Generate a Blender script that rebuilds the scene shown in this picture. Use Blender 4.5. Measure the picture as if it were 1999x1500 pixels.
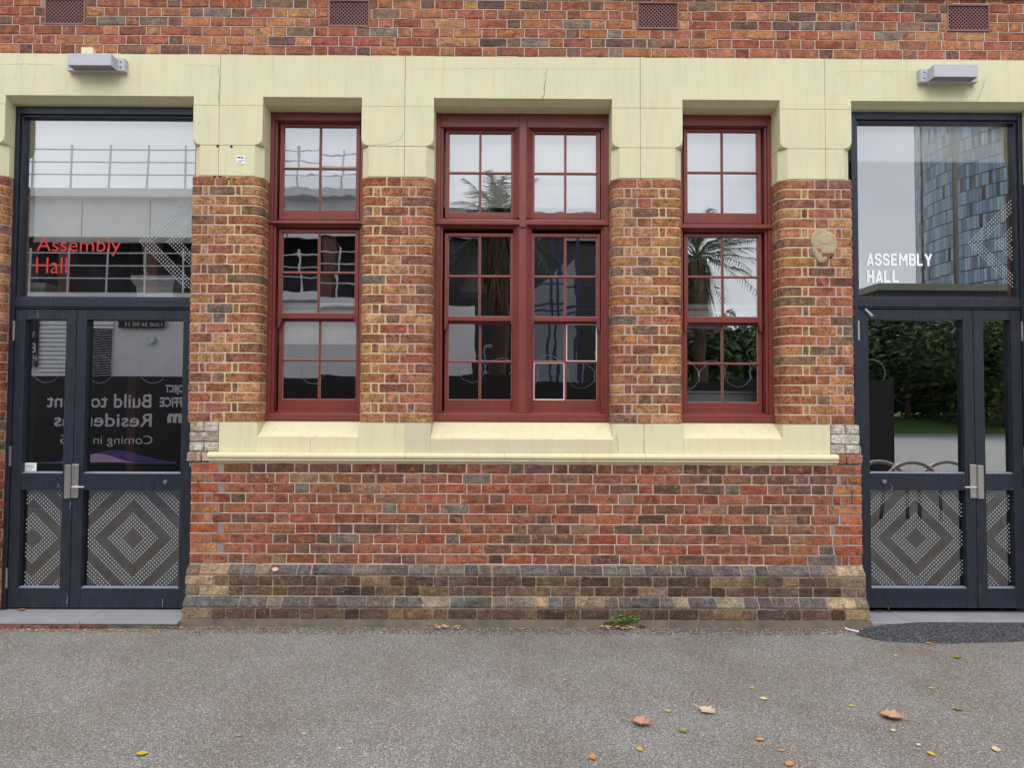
import bpy, math, random
from mathutils import Vector, Matrix
random.seed(7)
R = random.random
def U(a, b): return a + (b - a) * random.random()

for o in list(bpy.data.objects): bpy.data.objects.remove(o)
scene = bpy.context.scene
COL = scene.collection

# ------------------------------------------------------------------ camera
FPX, CX, CY = 1350.0, 999.5, 750.0            # focal length in photo pixels, principal point
CAM = Vector((0.0, -5.87, 1.81))
YAW, PITCH, ROLL = 0.005, 0.034, 0.0045
fw = Vector((math.sin(YAW) * math.cos(PITCH), math.cos(YAW) * math.cos(PITCH), math.sin(PITCH)))
rt = Vector((math.cos(YAW), -math.sin(YAW), 0.0))
up = rt.cross(fw)
rt, up = (rt * math.cos(ROLL) + up * math.sin(ROLL)), (up * math.cos(ROLL) - rt * math.sin(ROLL))
cd = bpy.data.cameras.new('camera'); cam = bpy.data.objects.new('camera', cd); COL.objects.link(cam)
cd.sensor_fit = 'HORIZONTAL'; cd.sensor_width = 36.0; cd.lens = 36.0 * FPX / 1999.0
cd.clip_start = 0.05; cd.clip_end = 2000.0
m = Matrix.Identity(4)
for i in range(3):
    m[i][0] = rt[i]; m[i][1] = up[i]; m[i][2] = -fw[i]; m[i][3] = CAM[i]
cam.matrix_world = m
scene.camera = cam

def at(px, py, y):
    """photo pixel -> point on the upright plane at depth y"""
    d = fw * FPX + rt * (px - CX) - up * (py - CY)
    return CAM + d * ((y - CAM.y) / d.y)
def X(px, py=600, y=0.0): return at(px, py, y).x
def Z(py, px=1000, y=0.0): return at(px, py, y).z
def gnd(px, py, z=0.0):
    d = fw * FPX + rt * (px - CX) - up * (py - CY)
    return CAM + d * ((z - CAM.z) / d.z)
GY = 0.19
def rf(px, py, dist):
    """where a thing seen mirrored in the glass stands, dist metres out from the facade"""
    p = at(px, py, 2 * GY + dist)
    return Vector((p.x, -dist, p.z))

# ------------------------------------------------------------------ sky, sun, exposure
SUN_EL, SUN_ROT = math.radians(58), math.radians(200)
w = bpy.data.worlds.new('World'); scene.world = w; w.use_nodes = True
nt = w.node_tree; nt.nodes.clear()
N = nt.nodes.new; L = nt.links.new
out = N('ShaderNodeOutputWorld'); bg = N('ShaderNodeBackground'); L(bg.outputs[0], out.inputs[0])
sky = N('ShaderNodeTexSky'); sky.sky_type = 'NISHITA'; sky.sun_disc = False
sky.sun_elevation = SUN_EL; sky.sun_rotation = SUN_ROT
tc = N('ShaderNodeTexCoord')
mp = N('ShaderNodeMapping'); mp.inputs['Scale'].default_value = (1, 1, 2.2); L(tc.outputs['Generated'], mp.inputs[0])
nz = N('ShaderNodeTexNoise'); nz.inputs['Scale'].default_value = 2.2; nz.inputs['Detail'].default_value = 6; L(mp.outputs[0], nz.inputs[0])
cr = N('ShaderNodeValToRGB'); cr.color_ramp.elements[0].position = 0.3; cr.color_ramp.elements[0].color = (7.6, 8.1, 9.2, 1)
cr.color_ramp.elements[1].position = 0.75; cr.color_ramp.elements[1].color = (12.0, 12.2, 12.6, 1); L(nz.outputs[0], cr.inputs[0])
mx = N('ShaderNodeMix'); mx.data_type = 'RGBA'; mx.inputs[0].default_value = 0.88
L(sky.outputs[0], mx.inputs[6]); L(cr.outputs[0], mx.inputs[7]); L(mx.outputs[2], bg.inputs[0])
bg.inputs[1].default_value = 0.13
sd = bpy.data.lights.new('sun', 'SUN'); sd.energy = 1.5; sd.angle = math.radians(35); sd.color = (1.0, 0.96, 0.9)
sun = bpy.data.objects.new('sun', sd); COL.objects.link(sun)
sdir = Vector((-0.06, -1.0, 1.05)).normalized()          # towards the sun: high, behind the camera
sun.rotation_euler = sdir.to_track_quat('Z', 'Y').to_euler(); sun.location = (0, -8, 12)
sky.sun_elevation = math.asin(sdir.z); sky.sun_rotation = math.atan2(sdir.x, sdir.y)
vs = scene.view_settings
vs.view_transform = 'Standard'; vs.look = 'None'; vs.gamma = 1.0; vs.use_curve_mapping = False; vs.exposure = 0.20
scene.render.engine = 'CYCLES'
scene.cycles.max_bounces = 8; scene.cycles.transparent_max_bounces = 24
scene.render.resolution_x = 1024; scene.render.resolution_y = 769

# ------------------------------------------------------------------ helpers
def lin(c):
    return tuple(((v / 255) / 12.92 if v / 255 <= 0.04045 else (((v / 255) + 0.055) / 1.055) ** 2.4) for v in c)

class MB:
    def __init__(s): s.v = []; s.f = []; s.a = []
    def add(s, vs, fs, a=None):
        n = len(s.v); s.v += [tuple(p) for p in vs]; s.f += [tuple(i + n for i in f) for f in fs]
        if a is not None: s.a += [a] * len(vs)
        return s
    def box(s, x0, x1, y0, y1, z0, z1, a=None):
        return s.add([(x0, y0, z0), (x1, y0, z0), (x1, y1, z0), (x0, y1, z0), (x0, y0, z1), (x1, y0, z1), (x1, y1, z1), (x0, y1, z1)],
                     [(0, 3, 2, 1), (4, 5, 6, 7), (0, 1, 5, 4), (1, 2, 6, 5), (2, 3, 7, 6), (3, 0, 4, 7)], a)
    def prism_x(s, prof, x0, x1, a=None):      # prof in (y, z)
        n = len(prof)
        vs = [(x0, y, z) for y, z in prof] + [(x1, y, z) for y, z in prof]
        fs = [(i, (i + 1) % n, n + (i + 1) % n, n + i) for i in range(n)] + [tuple(range(n))[::-1], tuple(range(n, 2 * n))]
        return s.add(vs, fs, a)
    def prism_z(s, poly, z0, z1, a=None):      # poly in (x, y)
        n = len(poly)
        vs = [(x, y, z0) for x, y in poly] + [(x, y, z1) for x, y in poly]
        fs = [(i, (i + 1) % n, n + (i + 1) % n, n + i) for i in range(n)] + [tuple(range(n))[::-1], tuple(range(n, 2 * n))]
        return s.add(vs, fs, a)
    def prism_y(s, poly, y0, y1, a=None):      # poly in (x, z)
        n = len(poly)
        vs = [(x, y0, z) for x, z in poly] + [(x, y1, z) for x, z in poly]
        fs = [(i, (i + 1) % n, n + (i + 1) % n, n + i) for i in range(n)] + [tuple(range(n))[::-1], tuple(range(n, 2 * n))]
        return s.add(vs, fs, a)
    def tube(s, pts, r, n=6, closed=False, r2=None):
        pts = [Vector(p) for p in pts]; rings = []
        k = len(pts)
        for i, p in enumerate(pts):
            a = pts[(i - 1) % k] if (closed or i > 0) else p
            b = pts[(i + 1) % k] if (closed or i < k - 1) else p
            t = (b - a).normalized()
            u = t.cross(Vector((0, 0, 1)))
            if u.length < 1e-3: u = t.cross(Vector((0, 1, 0)))
            u.normalize(); v = t.cross(u)
            rr = r if r2 is None else r + (r2 - r) * i / (k - 1)
            rings.append([p + (u * math.cos(q * 2 * math.pi / n) + v * math.sin(q * 2 * math.pi / n)) * rr for q in range(n)])
        vs = [q for ring in rings for q in ring]; fs = []
        for i in range(k if closed else k - 1):
            j = (i + 1) % k
            for q in range(n):
                fs.append((i * n + q, i * n + (q + 1) % n, j * n + (q + 1) % n, j * n + q))
        if not closed: fs += [tuple(range(n))[::-1], tuple(range((k - 1) * n, k * n))]
        return s.add(vs, fs)
    def lathe(s, prof, cx, cy, n=20):          # prof (r, z)
        vs = []; fs = []
        for r, z in prof:
            for q in range(n): vs.append((cx + r * math.cos(2 * math.pi * q / n), cy + r * math.sin(2 * math.pi * q / n), z))
        for i in range(len(prof) - 1):
            for q in range(n): fs.append((i * n + q, i * n + (q + 1) % n, (i + 1) * n + (q + 1) % n, (i + 1) * n + q))
        return s.add(vs, fs)
    def mesh(s, name):
        me = bpy.data.meshes.new(name); me.from_pydata(s.v, [], s.f); me.update()
        if s.a and len(s.a) == len(s.v):
            at_ = me.attributes.new('tint', 'FLOAT', 'POINT'); at_.data.foreach_set('value', s.a)
        return me
    def build(s, name, mat, parent=None, smooth=False, bevel=0.0):
        me = s.mesh(name)
        if smooth: me.polygons.foreach_set('use_smooth', [True] * len(me.polygons))
        o = bpy.data.objects.new(name, me); COL.objects.link(o)
        me.materials.append(mat)
        if parent is not None: attach(o, parent)
        if bevel:
            b = o.modifiers.new('bevel', 'BEVEL'); b.width = bevel; b.segments = 2; b.limit_method = 'ANGLE'
        return o
def attach(o, p):
    o.parent = p
    loc = Vector(p.get('_base', (0, 0, 0)))
    o.matrix_parent_inverse = Matrix.Translation(-loc)
def thing(name, label, cat, loc=(0, 0, 0), group=None):
    o = bpy.data.objects.new(name, None); COL.objects.link(o); o.location = loc
    o.empty_display_size = 0.1
    o['_base'] = tuple(loc)
    return tag(o, label, cat, group)
def tag(o, label, cat, group=None):
    o['label'] = label; o['category'] = cat
    if group: o['group'] = group
    return o
def kind(o, k): o['kind'] = k; return o

# ------------------------------------------------------------------ materials
def newmat(name):
    m = bpy.data.materials.new(name); m.use_nodes = True
    nt = m.node_tree; b = nt.nodes['Principled BSDF']
    return m, nt, b
def noise(nt, scale, detail=4, rough=0.6, vec=None, dist=0.0):
    n = nt.nodes.new('ShaderNodeTexNoise'); n.inputs['Scale'].default_value = scale; n.inputs['Detail'].default_value = detail
    n.inputs['Roughness'].default_value = rough; n.inputs['Distortion'].default_value = dist
    if vec is not None: nt.links.new(vec, n.inputs['Vector'])
    return n.outputs[0]
def ramp(nt, fac, stops):
    n = nt.nodes.new('ShaderNodeValToRGB'); e = n.color_ramp.elements
    while len(e) > 1: e.remove(e[-1])
    for i, (p, c) in enumerate(stops):
        if isinstance(c, (int, float)): c = (c, c, c)
        el = e[0] if i == 0 else e.new(p)
        el.position = p; el.color = (*c[:3], 1)
    nt.links.new(fac, n.inputs[0]); return n.outputs[0]
def mix(nt, fac, a, b, mode='MIX'):
    n = nt.nodes.new('ShaderNodeMix'); n.data_type = 'RGBA'; n.blend_type = mode
    for sock, v in ((n.inputs[0], fac), (n.inputs[6], a), (n.inputs[7], b)):
        if isinstance(v, (int, float)): sock.default_value = v
        elif isinstance(v, tuple): sock.default_value = (*v[:3], 1)
        else: nt.links.new(v, sock)
    return n.outputs[2]
def bump(nt, b, h, strength, dist):
    n = nt.nodes.new('ShaderNodeBump'); n.inputs['Strength'].default_value = strength; n.inputs['Distance'].default_value = dist
    nt.links.new(h, n.inputs['Height']); nt.links.new(n.outputs[0], b.inputs['Normal'])
def objvec(nt, rnd=True):
    tc = nt.nodes.new('ShaderNodeTexCoord')
    if not rnd: return tc.outputs['Object']
    oi = nt.nodes.new('ShaderNodeObjectInfo')
    mu = nt.nodes.new('ShaderNodeMath'); mu.operation = 'MULTIPLY'; mu.inputs[1].default_value = 37.0
    nt.links.new(oi.outputs['Random'], mu.inputs[0])
    ad = nt.nodes.new('ShaderNodeVectorMath'); ad.operation = 'ADD'
    nt.links.new(tc.outputs['Object'], ad.inputs[0]); nt.links.new(mu.outputs[0], ad.inputs[1])
    return ad.outputs[0]
def plain(name, rgb, rough=0.6, var=0.12, vscale=6, metal=0.0, bscale=0, bstr=0.3, bdist=0.002):
    m, nt, b = newmat(name); v = objvec(nt, False)
    c = lin(rgb)
    col = ramp(nt, noise(nt, vscale, 5, 0.6, v), [(0.3, tuple(k * (1 - var) for k in c)), (0.7, tuple(min(1, k * (1 + var)) for k in c))])
    nt.links.new(col, b.inputs['Base Color'])
    b.inputs['Roughness'].default_value = rough; b.inputs['Metallic'].default_value = metal
    if bscale: bump(nt, b, noise(nt, bscale, 5, 0.65, v), bstr, bdist)
    return m

def brick_mat(name, crackle=0.5, lime=0.0, pits=0.5, warm=0.5):
    m, nt, b = newmat(name); v = objvec(nt)
    oi = nt.nodes.new('ShaderNodeObjectInfo')
    base = oi.outputs['Color']
    mul = lambda c, k: mix(nt, 1.0, c, k if isinstance(k, tuple) else (k,) * 3, 'MULTIPLY')
    # burnt and pale patches inside one brick
    big = noise(nt, 11, 4, 0.65, v, 0.6)
    c = mix(nt, ramp(nt, big, [(0.34, 0.0), (0.5, 0.55), (0.66, 1.0)]), mul(base, (0.58, 0.60, 0.65)), mul(base, (1.18, 1.19, 1.18)))
    big2 = noise(nt, 8, 3, 0.6, v, 1.0)
    c = mix(nt, ramp(nt, big2, [(0.60, 0.0), (0.72, 0.6)]), c, lin((112, 98, 90)))
    c = mix(nt, ramp(nt, noise(nt, 17, 2, 0.5, v), [(0.58, 0.0), (0.72, warm)]), c, lin((190, 128, 84)))
    # coarse clay grain
    fine = noise(nt, 75, 4, 0.8, v)
    c = mix(nt, ramp(nt, fine, [(0.33, 0.0), (0.5, 0.5), (0.68, 1.0)]), mul(c, (0.50, 0.48, 0.48)), mul(c, (1.46, 1.48, 1.48)))
    # drag marks along the brick
    mp = nt.nodes.new('ShaderNodeMapping'); mp.inputs['Scale'].default_value = (0.28, 1, 1.5); nt.links.new(v, mp.inputs[0])
    dr = ramp(nt, noise(nt, 70, 3, 0.6, mp.outputs[0]), [(0.60, 0.0), (0.70, 1.0)])
    c = mix(nt, mul(dr, pits), c, mul(base, (0.25, 0.23, 0.24)))
    # crackle
    mp = nt.nodes.new('ShaderNodeMapping'); mp.inputs['Scale'].default_value = (1, 1, 1.6); nt.links.new(v, mp.inputs[0])
    dn = nt.nodes.new('ShaderNodeTexNoise'); dn.inputs['Scale'].default_value = 40; nt.links.new(mp.outputs[0], dn.inputs['Vector'])
    dv = nt.nodes.new('ShaderNodeMix'); dv.data_type = 'RGBA'; dv.inputs[0].default_value = 0.03
    nt.links.new(mp.outputs[0], dv.inputs[6]); nt.links.new(dn.outputs[1], dv.inputs[7])
    vo = nt.nodes.new('ShaderNodeTexVoronoi'); vo.feature = 'DISTANCE_TO_EDGE'; vo.inputs['Scale'].default_value = 40
    nt.links.new(dv.outputs[2], vo.inputs['Vector'])
    crk = ramp(nt, vo.outputs['Distance'], [(0.02, 1.0), (0.14, 0.0)])
    gate = ramp(nt, noise(nt, 20, 2, 0.5, v), [(0.40, 0.0), (0.56, 1.0)])
    c = mix(nt, mul(mul(crk, gate) if False else mix(nt, 1.0, crk, gate, 'MULTIPLY'), crackle), c, mul(base, (0.14, 0.13, 0.15)))
    # pale mortar smears and lime
    sm = ramp(nt, noise(nt, 42, 6, 0.8, v), [(0.63 - 0.08 * lime, 0.0), (0.74 - 0.05 * lime, 1.0)])
    c = mix(nt, mul(sm, 0.5 + 0.3 * lime), c, lin((204, 184, 168)))
    nt.links.new(c, b.inputs['Base Color']); b.inputs['Roughness'].default_value = 0.9
    b.inputs['Specular IOR Level'].default_value = 0.2
    h = mix(nt, 0.5, fine, mul(crk, -1.0), 'ADD')
    bump(nt, b, h, 0.7, 0.005)
    return m
M_BRICK = brick_mat('brick_red', 0.45, 0.0, 0.5)
M_PIER = brick_mat('brick_crackled', 0.85, 0.0, 0.6)
M_PLINTH = brick_mat('brick_plinth', 0.6, 0.6, 0.8, 0.0)

def mortar_mat(name, a, bcol, dirt=0.35):
    m, nt, b = newmat(name); v = objvec(nt, False)
    at_ = nt.nodes.new('ShaderNodeAttribute'); at_.attribute_name = 'tint'
    f = noise(nt, 2.5, 4, 0.6, v)
    s = nt.nodes.new('ShaderNodeMath'); s.operation = 'ADD'; nt.links.new(f, s.inputs[0]); nt.links.new(at_.outputs['Fac'], s.inputs[1])
    c = mix(nt, ramp(nt, s.outputs[0], [(0.85, 0.0), (1.05, 1.0)]), lin(a), lin(bcol))
    g = noise(nt, 120, 4, 0.7, v)
    c = mix(nt, ramp(nt, g, [(0.3, 0.0), (0.75, 1.0)]), mix(nt, 1.0, c, (0.72, 0.7, 0.7), 'MULTIPLY'), mix(nt, 1.0, c, (1.12, 1.12, 1.12), 'MULTIPLY'))
    c = mix(nt, ramp(nt, noise(nt, 9, 5, 0.75, v), [(0.55, 0.0), (0.75, dirt)]), c, (0.06, 0.05, 0.05))
    nt.links.new(c, b.inputs['Base Color']); b.inputs['Roughness'].default_value = 0.95
    bump(nt, b, g, 0.5, 0.004)
    return m
M_MORTAR = mortar_mat('mortar_pink', (176, 142, 126), (146, 136, 136))
M_MORTAR_P = mortar_mat('mortar_piers', (198, 168, 156), (214, 192, 152), 0.2)
M_MORTAR_B = mortar_mat('mortar_plinth', (156, 140, 120), (134, 122, 108))
M_TUCK = plain('tuck_pointing', (226, 206, 192), 0.9, 0.2, 30)

def cream_mat(name, rgb, spots=True):
    m, nt, b = newmat(name); v = objvec(nt, False)
    c0 = lin(rgb)
    c = ramp(nt, noise(nt, 1.6, 5, 0.65, v), [(0.3, tuple(k * 0.93 for k in c0)), (0.7, tuple(k * 1.03 for k in c0))])
    mp = nt.nodes.new('ShaderNodeMapping'); mp.inputs['Scale'].default_value = (9, 9, 1.1); nt.links.new(v, mp.inputs[0])
    st = ramp(nt, noise(nt, 2.0, 5, 0.7, mp.outputs[0]), [(0.50, 0.0), (0.78, 0.32)])
    c = mix(nt, st, c, lin((176, 164, 122)))
    if spots:
        sp = ramp(nt, noise(nt, 46, 3, 0.6, v), [(0.70, 0.0), (0.73, 1.0)])
        ga = ramp(nt, noise(nt, 1.9, 2, 0.5, v), [(0.48, 0.0), (0.58, 0.9)])
        c = mix(nt, mix(nt, 1.0, sp, ga, 'MULTIPLY'), c, lin((96, 84, 58)))
    nt.links.new(c, b.inputs['Base Color']); b.inputs['Roughness'].default_value = 0.7
    mp2 = nt.nodes.new('ShaderNodeMapping'); mp2.inputs['Scale'].default_value = (0.5, 1, 1.6); nt.links.new(v, mp2.inputs[0])
    h = mix(nt, 0.5, noise(nt, 30, 6, 0.7, mp2.outputs[0]), noise(nt, 5, 3, 0.5, v))
    bump(nt, b, h, 0.35, 0.006)
    return m
M_CREAM = cream_mat('cream_paint', (218, 212, 174))
M_CREAM2 = cream_mat('cream_paint_grey', (208, 199, 168))
M_CREAM3 = cream_mat('cream_paint_sill', (222, 213, 176))

def paint_mat(name, rgb, rough=0.45, worn=0.5, chip=(150, 110, 100)):
    m, nt, b = newmat(name); v = objvec(nt, False)
    c0 = lin(rgb)
    c = ramp(nt, noise(nt, 4, 5, 0.6, v), [(0.3, tuple(k * 0.86 for k in c0)), (0.7, tuple(k * 1.1 for k in c0))])
    mp = nt.nodes.new('ShaderNodeMapping'); mp.inputs['Scale'].default_value = (40, 40, 3); nt.links.new(v, mp.inputs[0])
    c = mix(nt, ramp(nt, noise(nt, 2, 4, 0.6, mp.outputs[0]), [(0.5, 0.0), (0.8, 0.16)]), c, lin(chip))
    sp = ramp(nt, noise(nt, 70, 4, 0.7, v), [(0.74, 0.0), (0.78, worn)])
    c = mix(nt, sp, c, lin(chip))
    nt.links.new(c, b.inputs['Base Color'])
    b.inputs['Roughness'].default_value = rough
    bump(nt, b, noise(nt, 25, 4, 0.6, mp.outputs[0]), 0.12, 0.002)
    return m
M_MAROON = paint_mat('maroon_paint', (122, 54, 48), 0.42, 0.4, (168, 112, 104))
M_NAVY = paint_mat('navy_powdercoat', (31, 35, 48), 0.38, 0.35, (120, 126, 140))
M_VENT = paint_mat('vent_paint', (138, 96, 94), 0.7, 0.5, (160, 130, 128))
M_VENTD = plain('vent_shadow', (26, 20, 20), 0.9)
M_STEEL = plain('brushed_steel', (196, 194, 190), 0.28, 0.08, 60, 0.9)
M_LAMP = plain('lamp_grey', (186, 186, 194), 0.5, 0.05, 20)
M_LAMPG = plain('lamp_glass', (150, 146, 138), 0.3, 0.1, 20)
M_DARK = plain('dark_hole', (30, 26, 22), 0.9)
M_WHITE = plain('white_plastic', (226, 230, 232), 0.45, 0.04)
M_BLIND = plain('blind_fabric', (238, 236, 226), 0.8, 0.05, 3)
M_PUTTY = plain('white_putty', (226, 220, 212), 0.7, 0.1, 40)
M_INT = plain('interior_plaster', (206, 202, 188), 0.8, 0.06, 2)
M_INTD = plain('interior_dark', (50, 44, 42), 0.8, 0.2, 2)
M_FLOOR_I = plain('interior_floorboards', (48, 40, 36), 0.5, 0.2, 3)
M_SLAB = plain('bluestone', (146, 146, 150), 0.75, 0.10, 5, bscale=60, bstr=0.3, bdist=0.002)
M_CONC = plain('concrete_base', (98, 88, 76), 0.9, 0.3, 7, bscale=70, bstr=0.6, bdist=0.006)
M_FILM = plain('dot_film', (166, 172, 176), 0.7, 0.02)
M_RED = plain('red_vinyl', (196, 44, 44), 0.5, 0.03)
M_WVIN = plain('white_vinyl', (240, 243, 246), 0.6, 0.02)
M_SHAD = plain('grey_vinyl', (168, 172, 182), 0.6, 0.02)

def glass_mat(name, refl, wav=0.0, wscale=3.0, tint=(0.93, 0.95, 0.95)):
    m, nt, b = newmat(name); nt.nodes.remove(b)
    o = nt.nodes['Material Output']
    g = nt.nodes.new('ShaderNodeBsdfGlossy'); g.inputs['Roughness'].default_value = 0.0; g.inputs['Color'].default_value = (1, 1, 1, 1)
    t = nt.nodes.new('ShaderNodeBsdfTransparent'); t.inputs['Color'].default_value = (*tint, 1)
    lw = nt.nodes.new('ShaderNodeFresnel'); lw.inputs['IOR'].default_value = 1.5
    ma = nt.nodes.new('ShaderNodeMath'); ma.operation = 'MULTIPLY_ADD'; ma.inputs[1].default_value = 2.0; ma.inputs[2].default_value = refl - 0.08; ma.use_clamp = True
    nt.links.new(lw.outputs[0], ma.inputs[0])
    mxs = nt.nodes.new('ShaderNodeMixShader'); nt.links.new(ma.outputs[0], mxs.inputs[0])
    nt.links.new(t.outputs[0], mxs.inputs[1]); nt.links.new(g.outputs[0], mxs.inputs[2]); nt.links.new(mxs.outputs[0], o.inputs[0])
    if wav:
        v = objvec(nt); bp = nt.nodes.new('ShaderNodeBump'); bp.inputs['Strength'].default_value = 1.0; bp.inputs['Distance'].default_value = wav
        nt.links.new(noise(nt, wscale, 2, 0.4, v), bp.inputs['Height']); nt.links.new(bp.outputs[0], g.inputs['Normal']); nt.links.new(bp.outputs[0], lw.inputs['Normal'])
    return m
M_GLASS = glass_mat('old_window_glass', 0.36, 0.0006, 4.0, (.97, .98, .98))
M_GLASSD = glass_mat('door_glass', 0.35, 0.0001, 2.0, (.97, .98, .98))

M_GLASSF = glass_mat('door_glass_filmed', 0.22, 0.0001, 2.0, (.8, .8, .8))
# asphalt
def asphalt(name, dark, light, patch, sp=190):
    m, nt, b = newmat(name); v = objvec(nt, False)
    vo = nt.nodes.new('ShaderNodeTexVoronoi'); vo.inputs['Scale'].default_value = sp; nt.links.new(v, vo.inputs['Vector'])
    sx = nt.nodes.new('ShaderNodeSeparateColor'); nt.links.new(vo.outputs['Color'], sx.inputs[0])
    g = sx.outputs[0]
    md = tuple((p + q) / 2 for p, q in zip(lin(dark), lin(light)))
    c = ramp(nt, g, [(0.05, lin(dark)), (0.5, md), (0.9, lin(light)), (1.0, tuple(min(.8, k * 1.9) for k in lin(light)))])
    c = mix(nt, ramp(nt, noise(nt, 1.7, 3, 0.6, v), [(0.5, 0.0), (0.66, 0.35)]), c, mix(nt, 1.0, c, lin((250, 232, 236)), 'MULTIPLY'))
    c = mix(nt, ramp(nt, noise(nt, 0.9, 5, 0.62, v), [(0.35, 0.0), (0.66, 0.8)]), c, mix(nt, 1.0, c, lin(patch), 'MULTIPLY'))
    c = mix(nt, ramp(nt, noise(nt, 3.1, 6, 0.7, v), [(0.5, 0.0), (0.8, 0.5)]), c, mix(nt, 1.0, c, (0.72, 0.72, 0.72), 'MULTIPLY'))
    st = ramp(nt, noise(nt, 420, 2, 0.5, v), [(0.66, 0.0), (0.7, 0.7)])
    c = mix(nt, st, c, lin((186, 184, 178)))
    nt.links.new(c, b.inputs['Base Color']); b.inputs['Roughness'].default_value = 0.9
    bump(nt, b, vo.outputs['Distance'], 0.25, 0.003)
    return m
M_ASPH = asphalt('asphalt', (96, 94, 91), (158, 155, 151), (222, 214, 200), 175)
M_PATCH = asphalt('fresh_bitumen', (14, 15, 18), (88, 90, 96), (230, 230, 235), 100)
M_ROAD = asphalt('road_asphalt', (78, 80, 84), (118, 120, 124), (230, 228, 225), 120)

# ------------------------------------------------------------------ ground
g = MB()
g.add([(-400, -600, 0), (400, -600, 0), (400, 0.3, 0), (-400, 0.3, 0)], [(0, 1, 2, 3)])
kind(g.build('ground', M_ASPH), 'structure')

# ------------------------------------------------------------------ building: levels
Z_BT, Z_J1, Z_J2, Z_BB = Z(110), Z(209), Z(286.5), Z(346.5)
Z_ST, Z_MT, Z_MB = Z(827), Z(884.5), Z(906)
YL = -0.022                                   # face of the wall below the moulding
Z_LB = Z(1103, 1000, YL)
Z_TOP = Z(-22)
H_OPEN = Z(192)                               # heads of the openings
XW = (-14.0, 14.0)
# opening edges at the wall face
LD0, LD1 = X(11, 190), X(374, 400)
LW0, LW1 = X(510, 400), X(704, 400)
CW0, CW1 = X(845.5, 400), X(1195, 400)
RW0, RW1 = X(1333, 400), X(1524, 400)
RD0, RD1 = X(1664, 400), X(2001, 400, .125) - .01
YF = 0.20                                     # window frames' face
BLD = thing('brick_building', 'long red brick hall with cream painted stone band over windows and doors', 'building', (0, 0, 0))

def srgbj(c, j=10):
    d = U(-j, j); g_ = sum(c) / 3; c = tuple(g_ + (k - g_) * .90 + e_ for k, e_ in zip(c, (2, 0, -3)))
    return lin(tuple(max(8, min(250, k + d + U(-j * 0.35, j * 0.35))) for k in c))
def pick(pal):
    t = sum(wt for wt, _ in pal); r = U(0, t)
    for wt, c in pal:
        r -= wt
        if r <= 0: return c
    return pal[-1][1]
PAL_U = [(5, (184, 118, 82)), (4, (172, 102, 78)), (3, (158, 96, 78)), (2.5, (134, 102, 88)), (3, (192, 134, 92)), (0.9, (138, 124, 114)), (1.2, (178, 98, 80)), (1.2, (122, 94, 86))]
PAL_P = [(6, (184, 124, 84)), (4, (172, 108, 78)), (2.5, (156, 100, 80)), (2.5, (142, 106, 86)), (3.5, (194, 142, 96)), (0.7, (128, 116, 104)), (1.2, (178, 102, 76))]
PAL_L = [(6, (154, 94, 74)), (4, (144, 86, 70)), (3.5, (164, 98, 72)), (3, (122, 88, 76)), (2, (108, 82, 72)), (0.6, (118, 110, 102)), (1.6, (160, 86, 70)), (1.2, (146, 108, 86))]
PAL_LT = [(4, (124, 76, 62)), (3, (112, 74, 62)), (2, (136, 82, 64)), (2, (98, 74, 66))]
PAL_E = [(4, (180, 98, 66)), (3, (168, 90, 66)), (2, (184, 118, 76)), (1.2, (142, 92, 74))]
PAL_B1 = [(6, (98, 94, 92)), (2, (112, 103, 94)), (0.8, (146, 130, 110))]
PAL_B2 = [(5, (106, 85, 70)), (3, (120, 96, 76)), (3, (84, 70, 62)), (1.0, (140, 114, 88))]
PAL_BE = [(3, (178, 150, 118)), (2, (156, 132, 106)), (1, (128, 110, 94))]
PAL_W = [(3, (206, 198, 182)), (1, (178, 164, 144))]

# shared brick meshes (nominal sizes), irregular edges, 50 triangles
def brick_mesh(name, Lx, Lz, j, mat):
    hx, hz = Lx / 2, Lz / 2; c = min(0.008, Lx * 0.12)
    ring = [(-hx + c, -hz), (U(-.2, .2) * hx, -hz), (hx - c, -hz), (hx, -hz + c), (hx, hz - c), (hx - c, hz), (U(-.2, .2) * hx, hz), (-hx + c, hz), (-hx, hz - c), (-hx, -hz + c)]
    ring = [(x + U(-j, j), z + U(-j, j)) for x, z in ring]
    n = len(ring); e = 0.0045
    vs = [(x, 0.03, z) for x, z in ring] + [(x, 0.004, z) for x, z in ring]
    vs += [(x * (1 - e / hx), U(-0.0012, 0.001), z * (1 - e / hz)) for x, z in ring] + [(U(-.3, .3) * hx, U(-0.002, 0.0005), U(-.3, .3) * hz)]
    fs = []
    for i in range(n):
        k = (i + 1) % n
        fs += [(i, k, n + k, n + i), (n + i, n + k, 2 * n + k, 2 * n + i), (2 * n + i, 2 * n + k, 3 * n)]
    me = bpy.data.meshes.new(name); me.from_pydata(vs, [], fs); me.materials.append(mat); me.update()
    return me
SIZES = {'s': 0.230, 'h': 0.110, 'c': 0.052}
BM = {}
for mat in (M_BRICK, M_PIER, M_PLINTH):
    for k, Lx in SIZES.items():
        BM[mat.name, k] = [brick_mesh('brick_' + k, Lx, 0.076, 0.0036, mat) for _ in range(9)]
def brick(parent, x0, x1, z0, z1, y, pal, mat, rz=0.0):
    Lx = x1 - x0
    k = 's' if Lx > 0.165 else ('h' if Lx > 0.078 else 'c')
    o = bpy.data.objects.new('brick', random.choice(BM[mat.name, k])); COL.objects.link(o)
    o.scale = (Lx / SIZES[k] * random.choice((1, 1, -1)), 1, (z1 - z0) / 0.076)
    o.location = ((x0 + x1) / 2, y + U(-0.0018, 0.0018), (z0 + z1) / 2)
    o.rotation_euler = (U(-.006, .006), U(-.006, .006), rz + U(-.006, .006))
    o.color = (*srgbj(pick(pal)), 1)
    attach(o, parent); return o

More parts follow.
